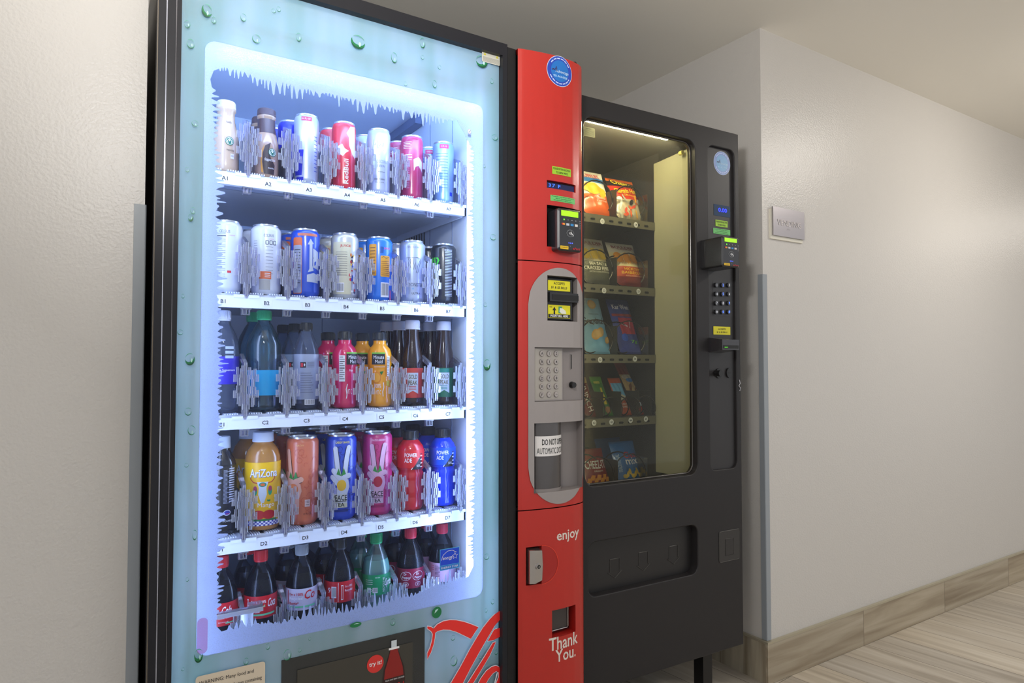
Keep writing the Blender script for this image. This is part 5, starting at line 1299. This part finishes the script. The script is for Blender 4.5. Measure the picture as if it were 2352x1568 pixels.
mb = MB(); mb.box(cl_-.01, cr_+.008, .009, .02, cb-.01, ct+.01, mat('control_strip', (42, 40, 41), .4)); mb.build('control_strip', SM)
mb = MB(); d0 = .030
mb.box(-SWD+.004, -SWD+.034, .036, .80, ZB+.01, ZT-.004, M['black']); mb.box(wr+.032, -.004, .036, .80, ZB+.01, ZT-.004, M['black'])
mb.box(-SWD+.034, wr+.032, .036, .80, ZT-.030, ZT-.004, M['black'], 'lr'); mb.box(-SWD+.034, wr+.032, .036, .80, ZB+.01, ZB+.04, M['black'], 'lr'); mb.box(-SWD+.034, wr+.032, .77, .80, ZB+.04, ZT-.03, M['black'], 'lrtb')
mb.build('cabinet', SM)
mb = MB()
for x, y in ((-.60, .06), (-.075, .10), (-.60, .74), (-.075, .74)):
    mb = MB(); mb.box(x-.02, x+.02, y-.02, y+.02, .035, ZB+.012, M['dark']); mb.lathe([(.022, .0005), (.022, .012), (.010, .014), (.010, .036)], M['dark'], 14, x, y); mb.build('leg', SM)
mb = MB(); mb.box(-.12, -.004, .045, .10, ZT-.006, ZT+.012, M['dark']); mb.build('top_hinge', SM)
# interior
ix1 = SL(1500, 700, .185)[0]; ixr = wr+.002
mb = MB(); si = M['snackin']
mb.box(-SWD+.036, -SWD+.040, .04, .765, wb-.12, ZT-.034, si); mb.box(-SWD+.036, wr+.03, .762, .766, wb-.12, ZT-.034, si); mb.box(-SWD+.036, wr+.03, .04, .766, ZT-.036, ZT-.032, si)
mb.box(-SWD+.036, wr+.03, .04, .766, wb-.125, wb-.12, si); mb.box(wr+.026, wr+.030, .19, .766, wb-.12, ZT-.034, si)
mb.build('interior', SM)
mb = MB(); zw0, zw1 = wb-.02, wt+.02
wpx = SL(1586, 700, .036)[0]; vs = [(wpx, .036, zw0), (ix1+.01, .188, zw0), (ix1+.01, .188, wt-.022), (wpx, .036, wt-.010)]
vs += [(x+.006, y+.003, z) for x, y, z in vs]
mb.add(vs, [(0, 3, 2, 1), (4, 5, 6, 7), (0, 1, 5, 4), (1, 2, 6, 5), (2, 3, 7, 6), (3, 0, 4, 7)], M['snackwall']); o_ = mb.build('side_panel', SM, None, 'pale reflective side panel inside the window')
mb = MB(); mb.cylY(wpx-.014, wt-.022, .007, .05, .062, mat('yellow_clip', (226, 214, 120), .4), 14); mb.build('panel_clip', SM)
mb = MB(); mb.box(wl-.005, wr+.005, .024, .028, wb-.005, wt+.005, M['snackglass'], 'lrtb'); mb.build('window_glass', SM)
def gasket(pts, y0, y1, r, m_, name, lab=None):
    mb = MB(); mb.tube([(x, y0, z) for x, z in pts+[pts[0], pts[1]]], r, m_, 8); return mb.build(name, SM, 60, lab)
gasket(rrpts(wl+.002, wr-.002, wb+.002, wt-.002, .030, 8), .020, 0, .0035, mat('window_gasket', (52, 46, 40), .18, coat=.6), 'window_gasket', 'glossy dark window gasket')
mb = MB(); mb.box(wl+.02, wr-.06, .050, .062, wt+.010, wt+.022, M['snacklamp']); mb.build('lamp_tube', SM, None, 'warm yellow lamp tube along the window top')
mb = MB(); mb.box(wl+.008, wl+.016, .050, .058, wb+.03, wt-.03, mat('snack_fill_low', (255, 240, 190), .5, emit=20, ecol=(255, 238, 186))); mb.build('lamp_tube', SM, None, 'added slim vertical fill tube at the left of the window')  # hidden tube added to brighten the lower snack rows
mb = MB(); x0, zz1 = SL(1348, 282, -.001); x1, _ = SL(1379, 290, -.001); z0 = SL(1348, 304, -.001)[1]
mb.rrect(x0, x1, z0, zz1, .003, flatY(.0235), col((206, 200, 140))); mb.text('WARNING', (x0+x1)/2, zz1-.005, flatY(.0231), INK, w=.02, h=.003)
for k in range(6): mb.rect(x0+.003, x1-.003, z0+.003+k*.0028, z0+.0038+k*.0028, flatY(.0231), col((150, 146, 104)))
mb.build('warning_tag', SM, None, 'pale warning tag at the top left of the window')
# delivery flap
mb = MB(); mb.box(dl-.01, dr+.01, .026, .034, db-.01, dt+.01, mat('flap_black', (32, 30, 30), .4)); fl = mb.build('delivery_flap', SM, None, 'recessed black delivery flap')
mb = MB(); em = mat('flap_emboss', (52, 50, 48), .35)
for px, py, s_ in ((1412, 1304, 1), (1478, 1288, 1), (1547, 1273, 1)):
    u, v = SL(px, py, .026); a_ = .017
    mb.tube([(u-a_, .0258, v+.026), (u+a_, .0258, v+.026), (u+a_, .0258, v-.010), (u+a_+.008, .0258, v-.010), (u, .0258, v-.028), (u-a_-.008, .0258, v-.010), (u-a_, .0258, v-.010), (u-a_, .0258, v+.026)], .0014, em, 6); mb.build('push_arrow', fl); mb = MB()
# lock plate lower right
x0, zz1 = SL(1651, 1222, 0); x1 = SL(1698, 1222, 0)[0]; z0 = SL(1652, 1292, 0)[1]
mb = MB(); q = rrpts(x0, x1, z0, zz1, .006, 4); mb.poly(q, flatY(-.0012), mat('plate_black', (48, 46, 45), .4)); mb.tube([(x, -.0008, z) for x, z in q+[q[0]]], .0009, em, 6)
a0, b0 = SL(1666, 1238, 0), SL(1684, 1272, 0); mb.tube([(a0[0], -.0012, a0[1]), (b0[0], -.0012, a0[1]), (b0[0], -.0012, b0[1]), (a0[0], -.0012, b0[1]), (a0[0], -.0012, a0[1])], .0011, M['dark'], 6)
mb.rect(a0[0], b0[0], b0[1], a0[1], flatY(-.0014), mat('plate_inner', (42, 40, 40), .4)); mb.build('coin_return_plate', SM)
# control strip fittings
fC = lambda d: flatY(.009-d)
u, v = SL(1658, 375, .009); r_ = (SL(1658, 348, .009)[1]-SL(1658, 402, .009)[1])/2
mb = MB(); round_sticker(mb, u, v, r_, fC, True); mb.build('round_sticker', SM, None, 'round pale blue service sticker')
def crect(a, b, c, d, ly=.009): p, q = SL(a, b, ly), SL(c, d, ly); return p[0], q[0], q[1], p[1]
x0, x1, z0, z1 = crect(1639, 468, 1677, 500); mb = MB(); mb.rect(x0, x1, z0, z1, fC(.0006), mat('display_teal', (26, 52, 84), .15)); mb.text('0.00', (x0+x1)/2+.002, (z0+z1)/2+.002, fC(.0012), mat('display_deepblue', (30, 50, 255), .4, emit=2.5), w=(x1-x0)*.52, h=(z1-z0)*.36, bold=.02); mb.build('display', SM, None, 'blue display reading 0.00')
sticker('notice_sticker', crect(1643, 504, 1671, 523), gy, [('PLEASE ENTER SELECTION', .88), ('TO DISPLAY PRICE', .62)], fC, 'small lime green notice sticker', .26, SM)
sticker('notice_sticker', crect(1638, 523, 1677, 541), gg, [('Posted cash price reflects a', .9), ('$0.10 discount from', .62), ('credit/debit card price.', .78)], fC, 'small green price notice sticker', .16, SM)
yr = -.085
a_, b_ = SL(1659, 543, yr), SL(1699, 610, yr); card_reader(SM, a_[0], b_[0], SL(1659, 611, yr)[1], SL(1659, 541, yr)[1], yr, .010, 1)
kg = ['123', '456', '789', '*0#']
kb = mat('key_black', (26, 26, 30), .2, coat=.5); kp = None
mb = MB(); x0, x1, z0, z1 = crect(1637, 643, 1684, 727); mb.rrect(x0, x1, z0, z1, .004, fC(.0004), mat('keypad_plate', (46, 45, 47), .35)); kp = mb.build('keypad', SM, None, 'keypad with twelve round blue-lit keys')
kw, kbl = mat('key_white', (214, 216, 226), .4, emit=.25), mat('key_lit_blue', (90, 130, 255), .4, emit=1.4)
for j in range(4):
    for i in range(3):
        u, v = SL(1645.5+14.2*i, (654.5, 675, 696, 716)[j], .004)
        mb = MB(); mb.cylY(u, v, .0075, .002, .009, kb, 20); mb.text(kg[j][i], u, v, flatY(.0015), kbl if (i == 1 and j in (0, 1, 3)) or (i == 2 and j >= 2) else kw, h=.0085, bold=.03); mb.build('key', kp)
x0, x1, z0, z1 = crect(1638, 749, 1677, 769); mb = MB(); mb.rect(x0, x1, z0, z1, fC(.001), col((214, 204, 30))); mb.text('ACCEPTS', (x0+x1)/2, z0+(z1-z0)*.68, fC(.0016), INK, w=(x1-x0)*.45, h=(z1-z0)*.2, bold=.02); mb.text('$1 & $5 BILLS', (x0+x1)/2, z0+(z1-z0)*.3, fC(.0016), INK, w=(x1-x0)*.62, h=(z1-z0)*.2, bold=.02); mb.build('accepts_label', SM, None, 'yellow label reading ACCEPTS $1 & $5 BILLS')
yn = -.050; a_, b_ = SL(1659, 779, yn), SL(1698, 805, yn)
mb = MB(); x0, x1, z0, z1 = a_[0], b_[0], SL(1659, 803, yn)[1], a_[1]
ns = mat('acceptor_nose_gloss', (40, 38, 42), .18, coat=.5)
mb.add([(x0, yn, z0), (x1, yn, z0), (x1, yn, z1), (x0, yn, z1), (x0-.004, .009, z0-.008), (x1-.006, .009, z0-.008), (x1-.006, .009, z1+.008), (x0-.004, .009, z1+.008)], [(0, 1, 2, 3), (1, 5, 6, 2), (5, 4, 7, 6), (4, 0, 3, 7), (3, 2, 6, 7), (4, 5, 1, 0)], ns)
mb.rect(x0+.004, x1-.003, z0+.004, z0+(z1-z0)*.45, flatY(yn-.0006), M['pit'])
for k in range(4): mb.ell(x0+.010+k*.004, z0+.008, .0009, .0007, flatY(yn-.001), mat('led_green', (90, 240, 40)), 8)
mb.build('bill_acceptor', SM, None, 'glossy black banknote slot with green lights')
mb = MB(); u, v = SL(1650, 857, .009); mb.cylY(u, v, .015, .005, .009, M['dark'], 28, .0155); u, v = SL(1655, 857, -.012); mb.cylY(u, v, .0095, -.014, .006, M['dark'], 24); mb.build('reject_button', SM, 40)
mb = MB(); u, v = SL(1673, 856, .009); mb.cylY(u, v, .0125, .004, .009, M['dark'], 28, .0155); mb.rect(u-.008, u+.008, v-.0012, v+.0012, flatY(.0035), M['pit']); mb.build('coin_slot', SM)
mb = MB(); q = [SL(1696, 872, 0), SL(1698, 880, 0), SL(1695, 886, 0), SL(1699, 891, 0), SL(1697, 897, 0)]; mb.tube([(x+.002, -.002, z) for x, z in q], .0011, col((200, 200, 205)), 6); mb.build('loose_thread', SM, None, 'scrap of pale thread at the door edge')

# trays, coils and snacks
LY = .185
rows_z = []
tray_px = [(1462, 515), (1467, 669), (1459, 824), (1449, 967), (1450, 1131)]
def bag(name, label, lx, z, w_, h_, t_, zones, art=None, lean=.42, ly=.222, group='snack bags in the snack machine', cat='snack bag'):
    """pillow bag: crimped ends, bulging middle; zones = (v0, colour) list bottom to top"""
    t = thing(name, label, cat, SW(lx, ly, z), RA, group)
    nx, nz = 14, 26; vs = []; fs = {}
    def S(u, v, side):
        e_ = (max(0, math.sin(math.pi*min(max((v-.05)/.90, 0), 1))))**.5 * (max(0, 1-(2*u-1)**2))**.6
        wv = math.sin(u*19+v*7)*.0015+math.sin(v*23-u*5)*.0012
        wob = 1-.05*math.sin(math.pi*v); y = side*(t_/2*e_+wv*e_)+lean*h_*v*1.0*1
        return ((u-.5)*w_*wob, y+t_/2*0, v*h_+.0012)
    for side in (-1, 1):
        for j in range(nz+1):
            for i in range(nx+1): vs.append(S(i/nx, j/nz, side))
    N_ = (nx+1)*(nz+1); mb = MB()
    mats = []
    for j in range(nz):
        v = (j+.5)/nz; c_ = [c for a, c in zones if v >= a][-1]; m_ = mat('foil_%d_%d_%d' % c_, c_, .28, spec=.6, coat=.35)
        k = mb.m(m_)
        for i in range(nx):
            a = j*(nx+1)+i
            mb.f.append((a, a+1, a+nx+2, a+nx+1)); mb.mi.append(k); b = N_+a; mb.f.append((b+1, b, b+nx+1, b+nx+2)); mb.mi.append(k)
    mb.v = vs; mb.build('bag_body', t, 80)
    if art:
        def fA(d):
            f = lambda u, v: tuple(Vector(S(min(max(.5+u, 0), 1), v, -1))+Vector((0, -d*1.3-.0006, 0)))
            f.step = .05; f.both = .7
            return f
        mb = MB()
        art(mb, fA); mb.build('bag_print', t)
    return t
def coil(parent, lx, z, r, n=2.4, y0=.165, y1=.31):
    mb = MB(); P = []
    m_ = int(n*20)
    for i in range(m_+1):
        a = 2*math.pi*i/20-math.pi/2+.6; P.append((lx+r*math.cos(a), y0+(y1-y0)*i/m_, z+r+.006+r*math.sin(a)))
    mb.tube(P, .0022, M['wire'], 6); mb.build('spiral_coil', parent, 60)
CZ = {}
COLS = [-.672+.0745*i for i in range(7)]
def ring(px): return SL(px, 700, LY)[0]
bad = [['12', '14'], ['22', '23'], ['32', '34'], ['42', '43', '44', '45'], ['52', '54']]
bpx = [[(1384, 508), (1461, 516)], [(1388, 667), (1467, 669)], [(1379, 826), (1459, 824)], [(1365, 971), (1405, 969), (1449, 965), (1484, 962)], []]
for ri, (px, py) in enumerate(tray_px):
    lx_, z = SL(px, py, LY); CZ[ri] = z
    mb = MB(); mb.box(-SWD+.045, ix1+.02, LY, .74, z+.010, z+.014, M['snackin']); mb.box(-SWD+.045, ix1+.008, LY-.002, LY+.002, z-.013, z+.013, M['snacklip'])
    tr_ = mb.build('tray', SM, None, 'metal snack tray')
    mb = MB()
    for k in range(10): x = ix1-.03-k*.0365; mb.rrect(x-.009, x+.009, z-.006, z+.001, .003, flatY(LY-.003), M['pit'])
    mb.build('tray_slots', tr_)
    for (bx, by), s_ in zip(bpx[ri], bad[ri]):
        u, v = SL(bx, by, LY-.005); mb = MB(); mb.ell(u, v, .0088, .0088, flatY(LY-.0040), col((226, 226, 220)), 20); mb.text(s_, u, v, flatY(LY-.0046), INK, h=.0068, bold=.02); mb.build('number_badge', tr_, None, 'round badge %s' % s_)
def lpx(px, ly=.225): return SL(px, 700, ly)[0]
wide = [lpx(1378), lpx(1451)]
def divider(lx, z, h_, parent, m_):
    mb = MB(); mb.box(lx-.001, lx+.001, LY+.004, .70, z+.014, z+h_, m_); mb.build('divider', parent)
trays = [o for o in SM.children if o.name.startswith('tray')]
for ri in range(5):
    z = CZ[ri]; tr_ = trays[ri]
    if ri != 3:
        dv = [SL(x, 700, LY)[0] for x in ((1419, 1490) if ri < 3 else (1419, 1486))]
        for k, d in enumerate(dv): divider(d, z, .105, tr_, mat('divider_dark', (52, 52, 50), .4) if k == 0 else glassy('clear_divider', (235, 235, 225), .06, .06, (190, 190, 170), .1, 1.0))
        for c_ in (SL(1372, 700, LY)[0], SL(1447, 700, LY)[0]): coil(tr_, c_, z+.012, .052, 2.3)
    else:
        for x in (1386, 1427, 1468, 1496): divider(SL(x, 700, LY)[0], z, .095, tr_, mat('divider_dark', (52, 52, 50), .4))
        for x in (1365, 1405, 1447, 1482): coil(tr_, SL(x, 700, LY)[0], z+.012, .030, 2.5)
def T_(mb, fA, st, u, v, w_, h_, c, d=.0012, bold=.02, **k): mb.text(st, u, v, fA(d), col(c), w=w_, h=h_, bold=bold, **k)
def blob(mb, fA, u, v, a, b, c, d=.0008, rot=0, n=14): mb.ell(u, v, a, b, fA(d), col(c, .35), n, rot)
def a_ruf(mb, fA):
    mb.rect(-.46, .46, .74, .84, fA(.0006), col((30, 106, 176)), 8); T_(mb, fA, 'RUFFLES', 0, .885, .62, .09, (196, 30, 36), bold=.05)
    for u, v, a, b, r in ((-.22, .62, .20, .09, .2), (.05, .60, .22, .10, -.3), (.2, .50, .15, .10, .6), (-.1, .52, .18, .06, 0)): blob(mb, fA, u, v, a, b, (236, 180, 40), .0012, r)
    T_(mb, fA, 'Cheddar', .12, .40, .36, .05, (240, 220, 200)); T_(mb, fA, '& Sour Cream', .12, .34, .36, .04, (240, 220, 200))
def a_che(mb, fA):
    mb.text('Cheetos', 0, .88, fA(.001), INK, w=.84, h=.13, bold=.06, rot=-.08); mb.text('Cheetos', 0, .885, fA(.0016), col((244, 224, 40)), w=.78, h=.11, bold=.03, rot=-.08)
    mb.text('Flamin Hot', 0, .70, fA(.0016), col((248, 224, 40)), w=.84, h=.11, bold=.05, rot=.06, shear=.2); T_(mb, fA, 'CRUNCHY', .1, .60, .5, .04, (250, 200, 60))
    q = random.Random(4)
    for k in range(22): blob(mb, fA, (q.random()-.5)*.8, .10+q.random()*.42, .05+q.random()*.09, .02+q.random()*.03, q.choice([(214, 70, 40), (240, 180, 40), (240, 240, 230), (30, 24, 24), (190, 190, 170), (226, 110, 60)]), .001+k*.00005, q.random()*3)
def a_bc(kind):
    def art(mb, fA):
        T_(mb, fA, 'BOULDER', .02, .90, .80, .07, (130, 40, 50), bold=.04); T_(mb, fA, 'CANYON', .04, .85, .5, .03, (140, 90, 80))
        yc = (224, 188, 60) if kind == 'pepper' else (214, 140, 30)
        for u in (-.30, -.02, .26):
            blob(mb, fA, u, .66, .14, .12, yc, .0010)
            for k in range(4): mb.poly([(u-.12+k*.07, .60), (u-.06+k*.07, .60), (u-.09+k*.07, .50)], fA(.0011), col(yc))
        if kind == 'pepper':
            T_(mb, fA, 'SEA SALT &', .02, .44, .60, .06, (226, 224, 200), bold=.04); T_(mb, fA, 'CRACKED PEPPER', .0, .345, .86, .075, (230, 228, 205), bold=.04); T_(mb, fA, 'KETTLE COOKED POTATO CHIPS', .05, .27, .7, .03, (210, 208, 190))
        else:
            T_(mb, fA, 'HICKORY', .06, .40, .6, .06, (240, 184, 40), bold=.04); T_(mb, fA, 'BARBEQUE', .04, .315, .74, .07, (240, 190, 40), bold=.04); T_(mb, fA, 'KETTLE COOKED CHIPS', .08, .25, .6, .025, (230, 200, 160)); blob(mb, fA, -.32, .30, .10, .05, (196, 90, 60), .001, .5)
    return art
def a_gr(mb, fA):
    T_(mb, fA, "Grandma's", .0, .58, .84, .12, (50, 34, 40), bold=.05)
    for u, v, r in ((.12, .88, .17), (-.06, .34, .19), (.12, .38, .17), (.34, .24, .12)): blob(mb, fA, u, v, r, r*.48, (222, 170, 90), .001, .2); blob(mb, fA, u, v, r*.75, r*.34, (232, 192, 120), .0014, .2)
    T_(mb, fA, 'VANILLA CREME', .05, .70, .4, .025, (70, 70, 90))
def a_kni(mb, fA):
    T_(mb, fA, 'Kar Wee', .0, .86, .74, .09, (230, 226, 240), bold=.05); mb.rect(-.46, .46, .68, .73, fA(.0006), col((150, 60, 60)), 6); mb.rect(-.30, .36, .36, .66, fA(.0008), col((176, 50, 70)), 6)
    mb.line([(-.25, .56), (.1, .48), (.2, .6)], .03, fA(.0012), col((220, 200, 210))); blob(mb, fA, -.2, .30, .14, .07, (40, 90, 200), .0012); T_(mb, fA, '7g', .18, .22, .3, .07, (110, 190, 60), bold=.06)
def narrow(kind):
    def art(mb, fA):
        if kind == 'twix': T_(mb, fA, 'TWIX', -.02, .46, .62, .46, (236, 226, 216), bold=.06, rot=-.5) if False else mb.text('MUNCH', .0, .5, fA(.0012), col((232, 224, 214)), w=.70, h=.40, rot=-math.pi/2+.1, bold=.05)
        if kind == 'nv': mb.text('NATURE VALLEY', -.10, .55, fA(.0012), col((30, 110, 50)), w=.62, h=.26, rot=-math.pi/2, bold=.04) if False else mb.rect(-.05, .16, .30, .72, fA(.0008), col((226, 206, 40)), 3); blob(mb, fA, .1, .16, .26, .09, (176, 130, 80), .0012) if kind == 'nv' else None
        if kind == 'nv': T_(mb, fA, 'oats', -.1, .86, .5, .07, (240, 230, 90), bold=.05)
        if kind == 'pb': mb.rect(-.46, .46, .50, .86, fA(.0006), col((110, 176, 214)), 5); blob(mb, fA, 0, .48, .36, .08, (214, 206, 180), .001); T_(mb, fA, 'CHEWY', .05, .30, .6, .05, (240, 220, 200)); T_(mb, fA, 'PEANUT', .05, .23, .6, .05, (240, 220, 200))
        if kind == 'choc':
            blob(mb, fA, -.05, .72, .40, .05, (220, 206, 186), .0008); blob(mb, fA, .1, .66, .34, .04, (50, 120, 190), .0012)
            for k in range(5): blob(mb, fA, (-.15, .15)[k % 2], .50-k*.08, .22, .05, (120, 72, 40), .001+k*.0001, .4)
            blob(mb, fA, .0, .20, .2, .04, (200, 208, 216), .002)
    return art
def a_chz(mb, fA):
    T_(mb, fA, 'CHEEZ-IT', -.02, .62, .80, .20, (236, 230, 222), bold=.05); T_(mb, fA, 'ORIGINAL', .05, .46, .4, .04, (236, 220, 200))
    for k in range(7): blob(mb, fA, -.35+k*.12, .22+(k % 2)*.08, .12, .08, (232, 150, 40), .001+k*.0001, .5, 4)
def a_chx(mb, fA):
    T_(mb, fA, 'Chex', .10, .70, .5, .15, (190, 30, 40), bold=.05); T_(mb, fA, 'mix', .12, .56, .5, .15, (240, 240, 244), bold=.06); mb.text('TRADITIONAL', -.38, .52, fA(.0012), col((200, 220, 240)), w=.42, h=.12, rot=math.pi/2, bold=.03)
    for k in range(7): blob(mb, fA, -.25+k*.10, .22+(k % 3)*.05, .08, .05, (226, 190, 70), .001+k*.0001, k)
z0_ = [CZ[i]+.0145 for i in range(5)]
OR = (226, 100, 30)
bag('chip_bag', 'orange and white ridged chip bag on the top tray, beside the red panel', wide[0]-.004, z0_[0], .125, .165, .045, [(0, OR), (.47, (226, 224, 214))], a_ruf)
t = bag('chip_bag', 'fiery red, orange and yellow puffed snack bag at badge 14 on the top tray', wide[1]-.002, z0_[0], .120, .155, .045, [(0, (196, 180, 150)), (.5, (206, 56, 30)), (.80, (40, 26, 24)), (.93, (224, 110, 30))], a_che)
t = bag('chip_bag', 'plain orange bag top showing behind the ridged chip bag on the top tray', wide[0]+.01, z0_[0], .125, .170, .030, [(0, OR)], None, ly=.290); 
bag('chip_bag', 'olive grey kettle chip bag at badge 22 on the second tray', wide[0]-.004, z0_[1], .125, .160, .045, [(0, (88, 90, 74)), (.50, (196, 190, 164)), (.80, (190, 184, 174))], a_bc('pepper'))
bag('chip_bag', 'rust red kettle chip bag at badge 23 on the second tray', wide[1]-.002, z0_[1], .120, .155, .045, [(0, (136, 44, 34)), (.22, (190, 76, 40)), (.48, (210, 196, 150)), (.78, (200, 192, 176))], a_bc('bbq'))
bag('chip_bag', 'pale grey bag top behind the olive kettle chip bag on the second tray', wide[0]+.004, z0_[1], .125, .172, .030, [(0, (176, 172, 168))], None, ly=.290)
bag('cookie_bag', 'pale blue cookie bag at badge 32 on the third tray', wide[0]-.004, z0_[2], .110, .185, .035, [(0, (120, 180, 216)), (.5, (140, 186, 210))], a_gr, cat='cookie bag')
bag('candy_bag', 'blue and red candy bag at badge 34 on the third tray', wide[1]-.004, z0_[2], .095, .185, .030, [(0, (50, 66, 150)), (.72, (60, 74, 140))], a_kni, cat='candy bag')
nrw = [lpx(1357), lpx(1394), lpx(1436), lpx(1474)]
bag('candy_bar', 'maroon wrapped candy bar at badge 42 on the fourth tray', nrw[0], z0_[3], .052, .125, .016, [(0, (110, 26, 34)), (.85, (190, 160, 90))], narrow('twix'), lean=.55, group='bars on the fourth tray', cat='candy bar')
bag('granola_bar', 'green wrapped granola bar at badge 43 on the fourth tray', nrw[1], z0_[3], .048, .125, .016, [(0, (64, 130, 50)), (.85, (90, 160, 50))], narrow('nv'), lean=.55, group='bars on the fourth tray', cat='granola bar')
bag('granola_bar', 'orange and light blue wrapped bar at badge 44 on the fourth tray', nrw[2], z0_[3], .052, .120, .016, [(0, (196, 88, 46))], narrow('pb'), lean=.55, group='bars on the fourth tray', cat='granola bar')
bag('candy_bar', 'tall red and brown chocolate bar at badge 45 on the fourth tray', nrw[3]-.002, z0_[3], .048, .170, .016, [(0, (206, 60, 36)), (.16, (190, 160, 110)), (.78, (150, 44, 38))], narrow('choc'), lean=.70, group='bars on the fourth tray', cat='candy bar')
bag('cracker_bag', 'dark red cheese cracker bag on the lowest tray, beside the red panel', wide[0]-.010, z0_[4], .100, .120, .035, [(0, (140, 26, 30))], a_chz, cat='cracker bag')
bag('snack_mix_bag', 'bright blue snack mix bag on the lowest tray', wide[1]-.006, z0_[4], .105, .135, .035, [(0, (40, 110, 180))], a_chx, cat='snack bag')
bag('snack_mix_bag', 'dim blue bag top right behind the front snack mix bag on the lowest tray', wide[1]-.012, z0_[4], .110, .140, .025, [(0, (40, 90, 150))], None, ly=.285, cat='snack bag')
